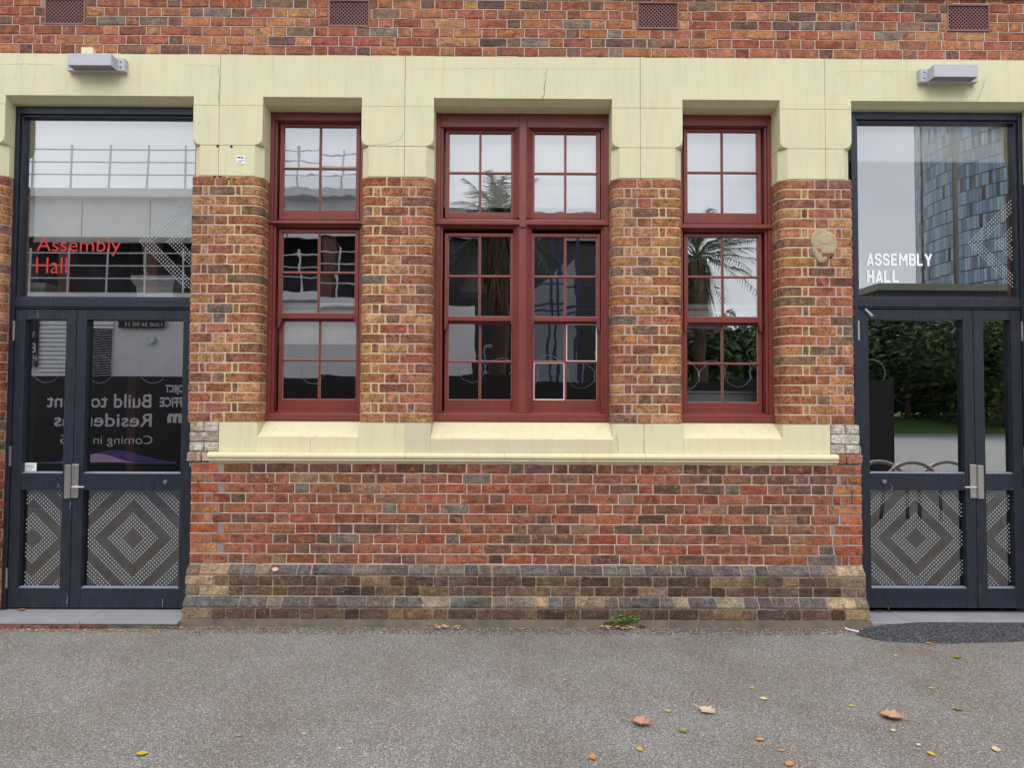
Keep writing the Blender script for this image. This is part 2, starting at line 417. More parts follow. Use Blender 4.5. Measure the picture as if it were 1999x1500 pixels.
JT = 0.012
def flemish(parent, x0, x1, zb, rows, c, y, palf, mat, tuck=None, phase=0.0, skips=(), ends=False, tuckp=0.75):
    per = 0.230 + 0.110 + 2 * JT
    for r in range(rows):
        z0 = zb + r * c + JT / 2; z1 = z0 + c - JT
        x = x0 - per + (phase + (r % 2) * per / 2 + U(-.004, .004)) % per
        i = 0
        segs = []
        if ends:
            e = 0.23 if r % 2 else 0.17
            if r % 2: segs += [(x0, x0 + .23), (x1 - .23, x1)]
            else: segs += [(x0, x0 + .11), (x0 + .12, x0 + .17), (x1 - .17, x1 - .12), (x1 - .11, x1)]
            lo, hi = x0 + e + JT, x1 - e - JT
        else: lo, hi = x0, x1
        while x < hi:
            wdt = (0.230, 0.110)[i % 2] + U(-.004, .004); i += 1
            a, b = max(x, lo), min(x + wdt, hi); x += wdt + JT
            if b - a < 0.03: continue
            segs.append((a, b))
        for a, b in segs:
            parts = [(a, b)]
            for (sx0, sx1, sz0, sz1) in skips:
                if z1 > sz0 + 0.01 and z0 < sz1 - 0.01:
                    np_ = []
                    for (p, q) in parts:
                        if q <= sx0 or p >= sx1: np_.append((p, q)); continue
                        if p < sx0 - 0.03: np_.append((p, sx0 - 0.004))
                        if q > sx1 + 0.03: np_.append((sx1 + 0.004, q))
                    parts = np_
            for (p, q) in parts:
                brick(parent, p, q, z0, z1, y, palf((p + q) / 2, r), mat)
                if tuck is not None and R() < tuckp and not ends or (tuck is not None and R() < tuckp and lo + .1 < p < hi - .1):
                    tuck.box(q + JT / 2 - 0.0018, q + JT / 2 + 0.0018, y - 0.0005, y + 0.004, z0 - 0.002, z1 + 0.002)
        if tuck is not None:
            xx = x0
            while xx < x1:
                ln = U(.15, .6); e2 = min(x1, xx + ln)
                ok = R() < tuckp
                for (sx0, sx1, sz0, sz1) in skips:
                    if sz0 - 0.003 < zb + r * c < sz1 + .003 and not (e2 < sx0 or xx > sx1): ok = False
                if ok:
                    dz = U(-.001, .001)
                    tuck.box(xx, e2, y - 0.0006, y + 0.004, zb + r * c - 0.0018 + dz, zb + r * c + 0.0018 + dz)
                xx = e2 + U(0.0, 0.05)

# ---- upper wall
CU = (Z(18.5) - Z(110)) / 5.0
vents = []
for px0, px1 in ((87, 167), (641, 722), (1243, 1325), (1848, 1932)):
    a, b = X(px0, 30), X(px1, 30); vents.append((a, b, Z_BT + 3 * CU + 0.004, Z_BT + 6 * CU - 0.004))
uw = MB()
xs = [XW[0]] + [v for p in vents for v in p[:2]] + [XW[1]]
for i in range(0, len(xs), 2): uw.box(xs[i], xs[i + 1], 0.006, 0.45, Z_BT + 0.002, Z_TOP + .2, 0.1)
for v in vents:
    uw.box(v[0], v[1], 0.006, 0.45, Z_BT + 0.002, v[2] - .003, 0.25); uw.box(v[0], v[1], 0.006, 0.45, v[3] + .003, Z_TOP + .2, 0.25)
    uw.box(v[0], v[1], 0.10, 0.44, v[2] - .003, v[3] + .003, 0.0)
upper = uw.build('upper_wall', M_MORTAR, BLD)
tk = MB()
flemish(upper, X(-30, 60), X(2030, 60), Z_BT, 7, CU, 0.0, lambda x, r: PAL_U, M_BRICK, tk, 0.06, vents)
kind(tk.build('tuck_pointing', M_TUCK, upper), 'stuff')
for (a, b, c0, c1) in vents:
    fr = MB(); t = 0.014
    fr.box(a + .002, b - .002, -0.006, 0.03, c0, c0 + t); fr.box(a + .002, b - .002, -0.006, 0.03, c1 - t, c1)
    fr.box(a + .002, a + t, -0.0055, 0.03, c0 + t, c1 - t); fr.box(b - t, b - .002, -0.0055, 0.03, c0 + t, c1 - t)
    vo = fr.build('air_vent', M_VENT, BLD)
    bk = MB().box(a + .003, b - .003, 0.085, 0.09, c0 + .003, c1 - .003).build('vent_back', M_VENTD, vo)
    la = MB(); s = 0.032; hw = 0.0030
    xa, xb, za, zb_ = a + t, b - t, c0 + t, c1 - t
    for sg in (1, -1):
        k = -40
        while k < 60:
            # line x*sg + z = const, clipped to the rectangle
            cst = k * s * 1.0; pts = []
            for xx in (xa, xb):
                zz = za + cst - sg * (xx - xa)
                if za <= zz <= zb_: pts.append((xx, zz))
            for zz in (za, zb_):
                xx = xa + sg * (za + cst - zz)
                if xa < xx < xb: pts.append((xx, zz))
            k += 1
            if len(pts) < 2: continue
            (p, q), (u, v) = pts[0], pts[1]
            d = math.hypot(u - p, v - q)
            if d < 0.01: continue
            nx, nz_ = -(v - q) / d * hw, (u - p) / d * hw
            yy = 0.004 if sg > 0 else 0.006
            la.add([(p + nx, yy, q + nz_), (p - nx, yy, q - nz_), (u - nx, yy, v - nz_), (u + nx, yy, v + nz_),
                    (p + nx, yy + .012, q + nz_), (p - nx, yy + .012, q - nz_), (u - nx, yy + .012, v - nz_), (u + nx, yy + .012, v + nz_)],
                   [(0, 1, 2, 3), (0, 4, 5, 1), (2, 6, 7, 3), (1, 5, 6, 2), (0, 3, 7, 4)])
    kind(la.build('lattice', M_VENT, vo), 'stuff')
# string course just over the picture and the wall that goes on above it
sc = MB()
zs0 = Z(2, 1999)
sc.prism_x([(0.4, zs0 + .02), (-0.03, zs0 + .02), (-0.055, zs0 + .045), (-0.06, zs0 + .12), (-0.09, zs0 + .15), (-0.09, zs0 + .21), (0.4, zs0 + .24)], XW[0], XW[1])
sc.build('string_course', M_CREAM, BLD)
def brick_tex(name):
    m, nt, b = newmat(name); v = objvec(nt, False)
    mp = nt.nodes.new('ShaderNodeMapping'); mp.inputs['Rotation'].default_value = (math.pi / 2, 0, 0); nt.links.new(v, mp.inputs[0])
    t = nt.nodes.new('ShaderNodeTexBrick'); t.inputs['Scale'].default_value = 1; t.inputs['Brick Width'].default_value = 0.24; t.inputs['Row Height'].default_value = 0.085
    t.inputs['Mortar Size'].default_value = 0.006; t.inputs['Color1'].default_value = (*lin((170, 100, 70)), 1); t.inputs['Color2'].default_value = (*lin((126, 88, 76)), 1)
    t.inputs['Mortar'].default_value = (*lin((170, 135, 130)), 1)
    nt.links.new(mp.outputs[0], t.inputs[0]); nt.links.new(t.outputs[0], b.inputs['Base Color']); b.inputs['Roughness'].default_value = 0.9
    return m
M_BTEX = brick_tex('far_brickwork')
up2 = MB().box(XW[0], XW[1], 0.0, 0.45, zs0 + .24, 7.5)
up2.box(XW[0], X(-30, 60) - .004, -.001, .0055, Z_BT + .001, zs0 + .019); up2.box(X(2030, 60) + .004, XW[1], -.001, .0055, Z_BT + .001, zs0 + .019)
up2.box(XW[0], LD0 - .625, .002, .239, 0, Z_BB)
up2.build('wall_beyond', M_BTEX, BLD)

RI_TOP = 4.35
# ---- cream stone band over the openings
band = MB().box(XW[0], XW[1], 0.301, 0.50, H_OPEN + .004, RI_TOP).build('stone_band', M_INT, BLD)
SJ = [XW[0], X(428, 240), X(790, 240), X(1250, 240), X(1611, 240), XW[1]]
OPEN = [(LD0, LD1), (LW0, LW1), (CW0, CW1), (RW0, RW1), (RD0, RD1)]
G = 0.0016
for i in range(5):
    a, b = SJ[i] + G, SJ[i + 1] - G
    poly = [(a, Z_BT - .002), (a, Z_J1 + G)]
    for (o0, o1) in OPEN:
        if o0 > a and o1 < b: poly += [(o0, Z_J1 + G), (o0, H_OPEN), (o1, H_OPEN), (o1, Z_J1 + G)]
    if i == 2: pass
    poly += [(b, Z_J1 + G), (b, Z_BT - .002)]
    MB().prism_y(poly, U(-.001, .001), 0.30).build('stone', M_CREAM, band, bevel=0.002)
for (o0, o1) in OPEN:
    e = 0.0 if o0 in (LD0, RD0) else 0.0
    so = MB().prism_x([(0.003, H_OPEN - .0005), (0.075, H_OPEN - .034), (0.075, H_OPEN - .036), (0.30, H_OPEN - .050), (0.30, H_OPEN + .01), (0.003, H_OPEN + .01)], o0 + .0008, o1 - .0008)
    so.build('soffit', M_CREAM, band)
PIERS = [(LD1, LW0, 0, 1, SJ[1]), (LW1, CW0, 1, 1, SJ[2]), (CW1, RW0, 1, 1, SJ[3]), (RW1, RD0, 1, 0, SJ[4])]
RB = 0.065
for (a, b, ra, rb, j) in PIERS + [(XW[0], LD0, 0, 1, XW[0] + .3), (RD1, XW[1], 1, 0, XW[1] - .3)]:
    # square-cornered row, its lower corners scooped out to meet the chamfer below
    def scoop(e0, e1, sg):
        zs = [Z_J1 - G, Z_J2 + .085] + [Z_J2 + .085 * (1 - q / 6) for q in range(1, 6)] + [Z_J2 + G]
        ds = [.0005, .0005] + [RB * (1 - math.sqrt(max(0, 1 - (q / 6) ** 2))) for q in range(1, 6)] + [RB]
        yy = U(-.0012, 0); rings = []
        for zz, d in zip(zs, ds): rings.append([(e0, .30, zz), (e0, d + yy, zz), (e0 + sg * d, yy, zz), (e1, yy, zz), (e1, .30, zz)])
        mb = MB(); n = len(rings)
        mb.add([v for r_ in rings for v in r_], [(q * 5 + k, q * 5 + (k + 1) % 5, q * 5 + 5 + (k + 1) % 5, q * 5 + 5 + k) for q in range(n - 1) for k in range(5)] + [tuple(range(5)), tuple(range(5 * n - 5, 5 * n))])
        mb.build('stone', M_CREAM, band)
    scoop(a, j - G, 1); scoop(b, j + G, -1)
    # chamfered row
    pl = [(a, 0.30), (a, RB), (a + RB, 0.0), (j - G, 0.0), (j - G, .30)]
    pr = [(j + G, .30), (j + G, 0.0), (b - RB, 0.0), (b, RB), (b, .30)]
    MB().prism_z(pl, Z_BB + .002, Z_J2 - G).build('stone', M_CREAM, band, bevel=0.002)
    MB().prism_z(pr, Z_BB + .002, Z_J2 - G).build('stone', M_CREAM, band, bevel=0.002)

# ---- piers with bull-nosed corners
CP = (Z_BB - Z_ST) / 25.0
def arc_path(a, b, r0, r1, yb):
    p = [(a, yb)]
    def arc(cx, cy, r, t0, t1, n=5): return [(cx + r * math.cos(t0 + (t1 - t0) * q / n), cy + r * math.sin(t0 + (t1 - t0) * q / n)) for q in range(n + 1)]
    p += arc(a + r0, r0, r0, math.pi, 1.5 * math.pi) + arc(b - r1, r1, r1, 1.5 * math.pi, 2 * math.pi) + [(b, yb)]
    return p
def path_len(p):
    s = [0]
    for q in range(1, len(p)): s.append(s[-1] + math.dist(p[q], p[q - 1]))
    return s
def path_brick(parent, path, S, s0, s1, z0, z1, pal, mat):
    ss = [s0] + [q for q in S if s0 + .006 < q < s1 - .006] + [s1]
    def pt(s):
        for i in range(1, len(S)):
            if s <= S[i] + 1e-9:
                f = (s - S[i - 1]) / max(1e-9, S[i] - S[i - 1]); a, b = path[i - 1], path[i]
                dx, dy = b[0] - a[0], b[1] - a[1]; d = math.hypot(dx, dy)
                return (a[0] + dx * f, a[1] + dy * f), (-dy / d, dx / d)
        a, b = path[-2], path[-1]; dx, dy = b[0] - a[0], b[1] - a[1]; d = math.hypot(dx, dy)
        return path[-1], (-dy / d, dx / d)
    vs = []; fs = []; e = .005
    full = [s0, s0 + e] + ss[1:-1] + [s1 - e, s1]; n = len(full)
    for i, s in enumerate(full):
        (x, y), (nx, ny) = pt(s)
        edge = i in (0, n - 1)
        jz = U(-.0015, .0015)
        for zz, d in ((z0 + jz, .022), (z0 + jz, .004), (z0 + jz + e, 0), (z1 + jz - e, 0), (z1 + jz, .004), (z1 + jz, .022)):
            dd = max(d, .004) if edge else d
            dd += U(-.0008, .0008)
            vs.append((x + nx * dd, y + ny * dd, zz))
    for i in range(n - 1):
        for k in range(5): fs.append((i * 6 + k, (i + 1) * 6 + k, (i + 1) * 6 + k + 1, i * 6 + k + 1))
    fs += [tuple(range(6)), tuple(range((n - 1) * 6, n * 6))[::-1]]
    me = bpy.data.meshes.new('brick'); me.from_pydata(vs, [], fs); me.materials.append(mat); me.update()
    o = bpy.data.objects.new('brick', me); COL.objects.link(o); o.color = (*srgbj(pick(pal)), 1)
    attach(o, parent); return o
def pier(a, b, r0, r1, zb, rows, tint, palf, xa, xb, matm=M_MORTAR_P, mat=M_PIER, front_only=None):
    path = arc_path(a, b, r0, r1, YF + .03); S = path_len(path)
    off = .0045
    pm = arc_path(a + off, b - off, r0, r1, YF + .03); pm = [(x, y + (off if y < YF else 0)) for x, y in pm]
    # mortar bed follows the outline, with a tint that changes along it
    mo = MB(); n = len(pm); zt = zb + rows * CP
    dense = []
    for q in range(n - 1):
        k = max(1, int(math.dist(pm[q], pm[q + 1]) / .04))
        dense += [(pm[q][0] + (pm[q + 1][0] - pm[q][0]) * i / k, pm[q][1] + (pm[q + 1][1] - pm[q][1]) * i / k) for i in range(k)]
    dense.append(pm[-1]); nz_ = max(2, int((zt - zb) / .08)); 
    vs = [(x, y, zb + (zt - zb) * q / nz_) for q in range(nz_ + 1) for x, y in dense]; nn = len(dense)
    mo.add(vs, [(q * nn + i, q * nn + i + 1, (q + 1) * nn + i + 1, (q + 1) * nn + i) for q in range(nz_) for i in range(nn - 1)])
    mo.a = [tint((x - a) / (b - a)) for q in range(nz_ + 1) for x, y in dense]
    po = mo.build('pier', matm, BLD)
    sf = S[1 + 5]; f0 = S[6]; wA = b - a
    for r in range(rows):
        z0 = zb + r * CP + JT / 2; z1 = z0 + CP - JT
        bs = xa if r % 2 == 0 else xb
        xs_ = [a + q * (wA) for q in bs]
        def s_of(x): return f0 + (x - (a + r0))
        cuts = [s_of(x) for x in xs_]
        yl = 0.05 if r % 2 else 0.14
        sl = S[1] - yl if r0 > .03 else S[1] - .10
        sr = S[-2] + yl if r1 > .03 else S[-2] + .10
        sl = max(0.012, sl); sr = min(S[-1] - .012, sr)
        seq = [(0.0, sl)] + list(zip([sl] + cuts, cuts + [sr])) + [(sr, S[-1])]
        for i, (p, q) in enumerate(seq):
            if q - p < .03: continue
            p2, q2 = p + (JT / 2 if i else 0), q - (JT / 2 if i < len(seq) - 1 else 0)
            straight = p2 > f0 - .002 and q2 < f0 + (wA - r0 - r1) + .002
            if straight:
                xx0 = a + r0 + p2 - f0; xx1 = a + r0 + q2 - f0
                brick(po, xx0, xx1, z0, z1, 0.0, palf((xx0 + xx1) / 2, r), mat)
            else:
                path_brick(po, path, S, p2, q2, z0, z1, palf(a, r), mat)
    return po
XA, XB = [0.355, 0.56], [0.17, 0.275, 0.665, 0.765]
pal4 = lambda x, r: PAL_P
pp = [pier(LD1, LW0, .012, RB, Z_ST, 25, lambda t: 0.15 + 0.6 * (t > .5), pal4, [0.33, 0.52], [0.15, 0.24, 0.62, 0.71]),
      pier(LW1, CW0, RB, RB, Z_ST, 25, lambda t: 0.65 - 0.5 * (t > .42), pal4, XA, XB),
      pier(CW1, RW0, RB, RB, Z_ST, 25, lambda t: 0.05 + 0.6 * (t > .58), pal4, XA, XB),
      pier(RW1, RD0, RB, .012, Z_ST, 25, lambda t: 0.75 - 0.6 * (t > .5), pal4, [0.48, 0.67], [0.29, 0.38, 0.76, 0.85])]
nlow = int(Z_BB / CP)
pier(LD0 - .62, LD0, .01, RB, Z_BB - nlow * CP, nlow, lambda t: 0.1, lambda x, r: PAL_P if r > 14 else PAL_E, XA, XB)
Z_SF_ = Z(855)
# cores behind the piers, plaster inside
for (a, b) in [(LD1, LW0), (LW1, CW0), (CW1, RW0), (RW1, RD0)]:
    MB().box(a + .02, b - .02, 0.06, 0.50, Z_ST, Z_BB).box(a + .004, b - .004, 0.302, 0.50, Z_BB, H_OPEN + .003).build('pier_core', M_INT, BLD)
MB().box(LD1 + .02, RD0 - .02, 0.06, 0.50, 0, Z_SF_ - .02).build('wall_core', M_INT, BLD)
MB().box(XW[0], LD0 - .02, 0.06, 0.50, 0, Z_BB).box(XW[0], LD0 - .004, .302, .50, Z_BB, H_OPEN + .003).build('wall_core', M_INT, BLD)
MB().box(RD1 + .03, XW[1], 0.24, 0.50, 0, Z_BB).box(RD1 + .004, XW[1], .302, .50, Z_BB, H_OPEN + .003).build('wall_core', M_INT, BLD)
MB().box(RD1 + .025, XW[1], 0.002, .239, 0, Z_BB).build('wall_beyond', M_BTEX, BLD)
# cement patch on the right-hand pier, with brick ends showing
cp = at(1607, 478, 0); n = 26
ring = []
for q in range(n):
    t = 2 * math.pi * q / n; r_ = 1 + 0.10 * math.sin(3 * t + 1) + U(-.06, .06)
    ring.append((cp.x + 0.108 * r_ * math.cos(t) * (1.05 if abs(math.sin(t)) < .7 else .92), cp.z + 0.142 * r_ * math.sin(t)))
vs = [(x, -.004, z) for x, z in ring] + [(cp.x + (x - cp.x) * .86, -.011 + U(-.002, .002), cp.z + (z - cp.z) * .86) for x, z in ring] + [(cp.x, -.010, cp.z)]
cm = MB().add(vs, [(q, (q + 1) % n, n + (q + 1) % n, n + q) for q in range(n)] + [(n + q, n + (q + 1) % n, 2 * n) for q in range(n)])
cem = cm.build('cement_patch', plain('cement', (176, 158, 128), 0.9, 0.18, 14, bscale=50, bstr=0.6, bdist=0.006), pp[3])
for dx, hw, dz in ((-.05, .034, -.05), (.03, .05, -.088)):
    o = brick(cem, cp.x + dx - hw, cp.x + dx + hw, cp.z + dz - .02, cp.z + dz + .02, -.0105, PAL_P, M_BRICK)
lump = MB(); lump.lathe([(0.058, 0), (0.055, .004), (0.035, .006), (0.001, .006)], 0, 0, 14)
lump.v = [(cp.x + .012 + x, -.0100 - z * .6, cp.z + .050 + y * .82) for x, y, z in lump.v]
lump.build('cement_lump', plain('cement_grey', (178, 163, 138), 0.9, 0.12, 20, bscale=60, bstr=0.5, bdist=0.004), cem)

# ---- sill band
XS0, XS1 = X(427, 850), X(1621, 850)
Z_SF = Z(855)
sill = MB().box(XS0 + .01, XS1 - .01, 0.31, 0.42, Z_MT, Z_ST - .03).build('sill_band', M_INT, BLD)
xo = [XS0, LW0, LW1, CW0, CW1, RW0, RW1, XS1]
XJ1 = X(792, 850)
for a, b in ((xo[0], xo[1]), (xo[2], XJ1), (xo[4], X(1257, 850)), (X(1257, 850) + .002, xo[5]), (xo[6], xo[7])):
    MB().box(a + .0008, b - .0008, U(-.001, .001), 0.30, Z_MT + .001, Z_ST - .002).build('stone', M_CREAM, sill, bevel=0.002)
for (a, b, pr, mt) in ((LW0, LW1, 0.0, M_CREAM), (RW0, RW1, 0.0, M_CREAM)):
    MB().prism_x([(-.0005, Z_MT + .001), (-.0005, Z_SF), (0.20, Z_ST + .012), (0.30, Z_ST + .012), (0.30, Z_MT + .001)], a, b).build('sill_stone', M_CREAM3, sill)
a, b = X(843, 850), X(1206, 862)
MB().prism_x([(-.016, Z_MT + .001), (-.016, Z(857)), (0.20, Z_ST + .012), (0.30, Z_ST + .012), (0.30, Z_MT + .001)], CW0 - .004, CW1 + .004).build('sill_stone', M_CREAM3, sill)
MB().box(XJ1 + .001, CW0 - .005, -.013, 0.29, Z_MT + .001, Z_ST - .002).build('stone', M_CREAM2, sill, bevel=0.002)
MB().box(CW0 - .0035, CW1 + .0035, -.0185, -.012, Z_MT + .002, Z(858.5)).build('sill_face', M_CREAM2, sill)
# moulding
zt = Z_MT
prof = [(0.02, zt), (-.030, zt - .001), (-.046, zt - .006), (-.058, zt - .018), (-.062, zt - .032), (-.057, zt - .046), (-.046, zt - .056), (-.040, zt - .058), (-.044, zt - .062),
        (-.046, zt - .068), (-.040, zt - .073), (-.030, zt - .078), (-.022, zt - .088), (-.020, Z_MB), (0.02, Z_MB)]
xm = [X(410, 893), X(792, 893), X(985, 893), X(1137, 893), X(1258, 893), X(1517, 893), X(1632, 900)]
for i in range(6):
    dy = U(-.0012, .0012)
    MB().prism_x([(y + dy, z) for y, z in prof], xm[i] + .0008, xm[i + 1] - .0008).build('moulding', M_CREAM3, sill, bevel=0.0015)
# whitish quoin bricks at both ends of the sill band and chipped corbels
cq = (Z_ST - Z_MT) / 3
for (a, b) in ((X(371, 850), XS0 - .006), (XS1 + .006, X(1677, 850))):
    quo = MB().box(a - (0 if a < 0 else .005), b + (.005 if a < 0 else 0), .004, .3, Z_MB, Z_ST, .6).build('quoin_bed', M_MORTAR_B, BLD)
    md = (a + b) / 2
    for r in range(3):
        z0, z1 = Z_MT + r * cq + .004, Z_MT + (r + 1) * cq - .004
        if r == 1: brick(quo, a, b, z0, z1, -.004, PAL_W, M_PLINTH)
        else:
            brick(quo, a, md - .005, z0, z1, -.004, PAL_W, M_PLINTH); brick(quo, md + .005, b, z0, z1, -.004, PAL_W, M_PLINTH)
    for (p, q) in ((a - .012, md - .01), (md, b + .012)):
        o = brick(quo, p, q, Z_MB + .012, Z_MT - .004, -.034, [(1, (190, 160, 140)), (1, (170, 110, 90)), (1, (200, 186, 166))], M_PLINTH)
        o.scale.y = 2.0

# ---- lower wall
XL0, XL1 = X(371.5, 1000, YL), X(1683, 1000, YL)
CL = (Z_MB - Z_LB) / 10.0
lw = MB()
for q in range(40):
    xa, xb = XL0 + .005 + (XL1 - XL0 - .01) * q / 40, XL0 + .005 + (XL1 - XL0 - .01) * (q + 1) / 40
    lw.add([(xa, YL + .005, Z_LB), (xb, YL + .005, Z_LB), (xb, YL + .005, Z_MB + .004), (xa, YL + .005, Z_MB + .004)], [(0, 1, 2, 3)], 0.75 if q in (0, 1, 38, 39) else 0.05)
lw.box(XL0 + .006, XL1 - .006, YL + .007, .06, Z_LB, Z_MB + .003, 0.0)
lower = lw.build('lower_wall', M_MORTAR, BLD)
tk = MB()
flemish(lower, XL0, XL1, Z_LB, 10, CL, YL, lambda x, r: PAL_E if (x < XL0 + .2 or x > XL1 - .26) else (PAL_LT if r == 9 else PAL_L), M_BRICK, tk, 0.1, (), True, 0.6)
kind(tk.build('tuck_pointing', M_TUCK, lower), 'stuff')

# ---- plinth, two splayed courses
Y2, Y3 = -.078, -.132
pz = [Z_LB, Z(1126, 1000, Y2), Z(1146, 1000, Y2), Z(1165.5, 1000, Y2), Z(1189.5, 1000, Y3), Z(1211, 1000, Y3)]
D1 = XL0 - X(361, 1145, Y2); D2 = XL0 - X(354, 1200, Y3)
pl = MB().box(XL0 - D1 + .01, XL1 + D1 - .01, Y2 + .006, .1, pz[3], pz[1] + .02, .3)
pl.prism_x([(YL + .01, pz[0]), (YL + .004, pz[0]), (Y2 + .008, pz[1] + .02), (Y2 + .008, pz[1]), (.05, pz[1])], XL0 - D1 + .01, XL1 + D1 - .01, .3)
pl.prism_x([(Y2 + .02, pz[3]), (Y2 + .005, pz[3]), (Y3 + .008, pz[4] + .02), (Y3 + .008, pz[4]), (.05, pz[4])], XL0 - D2 + .01, XL1 + D2 - .01, .3)
pl.box(XL0 - D2 + .01, XL1 + D2 - .01, Y3 + .006, .1, 0, pz[4] + .005, .5)
plinth = pl.build('plinth', M_MORTAR_B, BLD)
def splay(parent, x0, x1, ya, yb, zt, zb, pal, lip=.016):
    j = [U(-.002, .002) for _ in range(6)]
    mb = MB(); yb += U(-.002, .002)
    sl = [(ya + .004, zt - .001 + j[0]), (ya - .004, zt - .005 + j[1]), (yb + .004, zb + lip + .006 + j[2]), (yb, zb + lip + j[2]), (yb + .001, zb + .004 + j[3]), (yb + .012, zb + .001), (ya + .02, zb + .002)]
    e = .004; n = len(sl); skew = U(-.008, .008)
    vs = []
    for xx, ins in ((x0, .004), (x0 + e, 0), (x1 - e, 0), (x1, .004)):
        vs += [(xx + skew * (k > 1), y + ins, z) for k, (y, z) in enumerate(sl)]
    fs = [(c * n + k, c * n + k + 1, (c + 1) * n + k + 1, (c + 1) * n + k) for c in range(3) for k in range(n - 1)]
    fs += [tuple(range(n))[::-1], tuple(range(3 * n, 4 * n))]
    # local origin at the brick, so its pattern differs
    cx_ = (x0 + x1) / 2
    mb.add([(x - cx_, y, z - zb) for x, y, z in vs], fs)
    me = mb.mesh('brick'); me.materials.append(M_PLINTH)
    o = bpy.data.objects.new('brick', me); COL.objects.link(o); o.location = (cx_, 0, zb); o.color = (*srgbj(pick(pal)), 1)
    attach(o, parent)
x = XL0 - D1 * .6
while x < XL1 + D1 * .6 - .05:
    wd = .115 if R() < .72 else .232
    wd = min(wd, XL1 + D1 * .6 - x)
    splay(plinth, x, x + wd - .008, YL, Y2, pz[0] - .003, pz[1] + .003, PAL_BE if (x < XL0 + .3 or x > XL1 - .35) else PAL_B1); x += wd
x = XL0 - D2 * .8
while x < XL1 + D2 * .8 - .05:
    wd = .115 if R() < .45 else .232
    wd = min(wd, XL1 + D2 * .8 - x)
    splay(plinth, x, x + wd - .008, Y2, Y3, pz[3] - .003, pz[4] + .003, PAL_BE if (x > XL1 - .5 or R() < .05) else PAL_B1); x += wd
for r, (zt_, zb_, yy, dd) in enumerate(((pz[1], pz[2], Y2, D1), (pz[2], pz[3], Y2, D1), (pz[4], pz[5], Y3, D2))):
    x = XL0 - dd; i = r
    while x < XL1 + dd - .04:
        wd = (.242, .122)[i % 2]; i += 1
        wd = min(wd, XL1 + dd - x)
        brick(plinth, x, x + wd - .009, zb_ + .004, zt_ - .005, yy, PAL_BE if (x < XL0 + .12 or x > XL1 - .3) else PAL_B2, M_PLINTH); x += wd
# rough base under the plinth
bs = MB(); n = 90
pts = []
for q in range(n + 1):
    x = XL0 - D2 + (XL1 - XL0 + 2 * D2) * q / n
    pts.append([(x, Y3 + .01, pz[5] + .004), (x, Y3 - .012 + U(-.003, .003), pz[5] - .006 + U(-.003, .003)), (x, Y3 - .03 + U(-.006, .006), .03), (x, Y3 - .055 + U(-.012, .012), -.01)])
bs.add([v for p in pts for v in p], [(q * 4 + k, q * 4 + 4 + k, q * 4 + 5 + k, q * 4 + 1 + k) for q in range(n) for k in range(3)])
bs.build('base_course', M_CONC, BLD)

# ------------------------------------------------------------------ windows
def make_sash(parent, xl, xr, zb, zt, y, st, rb, rt_, horns=False, dep=.042, putty=None, bar=.016):
    """outer size xl..xr, zb..zt; 2 x 2 panes"""
    s = MB()
    s.box(xl, xl + st, y, y + dep, zb, zt); s.box(xr - st, xr, y, y + dep, zb, zt)
    s.box(xl + st, xr - st, y + .001, y + dep, zb, zb + rb); s.box(xl + st, xr - st, y + .001, y + dep, zt - rt_, zt)
    if horns:
        for sg, xx in ((1, xl), (-1, xr)):
            pts = [(xx, zb), (xx + sg * st, zb), (xx + sg * st, zb - .02), (xx + sg * st * .75, zb - .035), (xx + sg * st * .7, zb - .055), (xx + sg * st * .3, zb - .08), (xx, zb - .085)]
            s.prism_y(pts, y + .002, y + dep)
    so = s.build('sash', M_MAROON, parent, bevel=.003)
    gx0, gx1, gz0, gz1 = xl + st, xr - st, zb + rb, zt - rt_
    mx_, mz = (gx0 + gx1) / 2, (gz0 + gz1) / 2
    h = bar / 2
    MB().box(mx_ - h, mx_ + h, y + .006, y + .034, gz0, gz1).build('glazing_bar', M_MAROON, so, bevel=.003)
    MB().box(gx0, mx_ - h, y + .008, y + .034, mz - h, mz + h).box(mx_ + h, gx1, y + .008, y + .034, mz - h, mz + h).build('glazing_bar', M_MAROON, so, bevel=.003)
    for i, (a, b) in enumerate(((gx0, mx_ - h), (mx_ + h, gx1))):
        for j, (c, d) in enumerate(((gz0, mz - h), (mz + h, gz1))):
            tx, tz = U(-.004, .004), U(-.004, .004)
            cx_, cz = (a + b) / 2, (c + d) / 2
            pn = MB(); hw, hh = (b - a) / 2 + .002, (d - c) / 2 + .002
            pn.add([(-hw, 0, -hh), (hw, 0, -hh), (hw, 0, hh), (-hw, 0, hh)], [(0, 1, 2, 3)])
            o = pn.build('pane', M_GLASS); o.location = (cx_, y + .022, cz); o.rotation_euler = (tx, 0, tz); attach(o, so)
            if putty and (i, j) in putty:
                p = MB(); t = .007; yy = y + .004
                p.box(a, a + t, yy, yy + .016, c, d); p.box(b - t, b, yy, yy + .016, c, d)
                p.box(a + t, b - t, yy + .0005, yy + .016, c, c + t * U(.8, 1.3)); p.box(a + t, b - t, yy + .0005, yy + .016, d - t * .5, d)
                p.build('putty', M_PUTTY, so)
            else:
                p = MB(); t = .0028; yy = y + .014
                p.box(a, a + t, yy, yy + .007, c, d); p.box(b - t, b, yy, yy + .007, c, d)
                p.box(a + t, b - t, yy + .0003, yy + .007, c, c + t * 1.3)
                p.build('putty', M_PUTTY2, so)
    return so
M_PUTTY2 = plain('worn_putty', (172, 128, 118), 0.7, 0.3, 40)

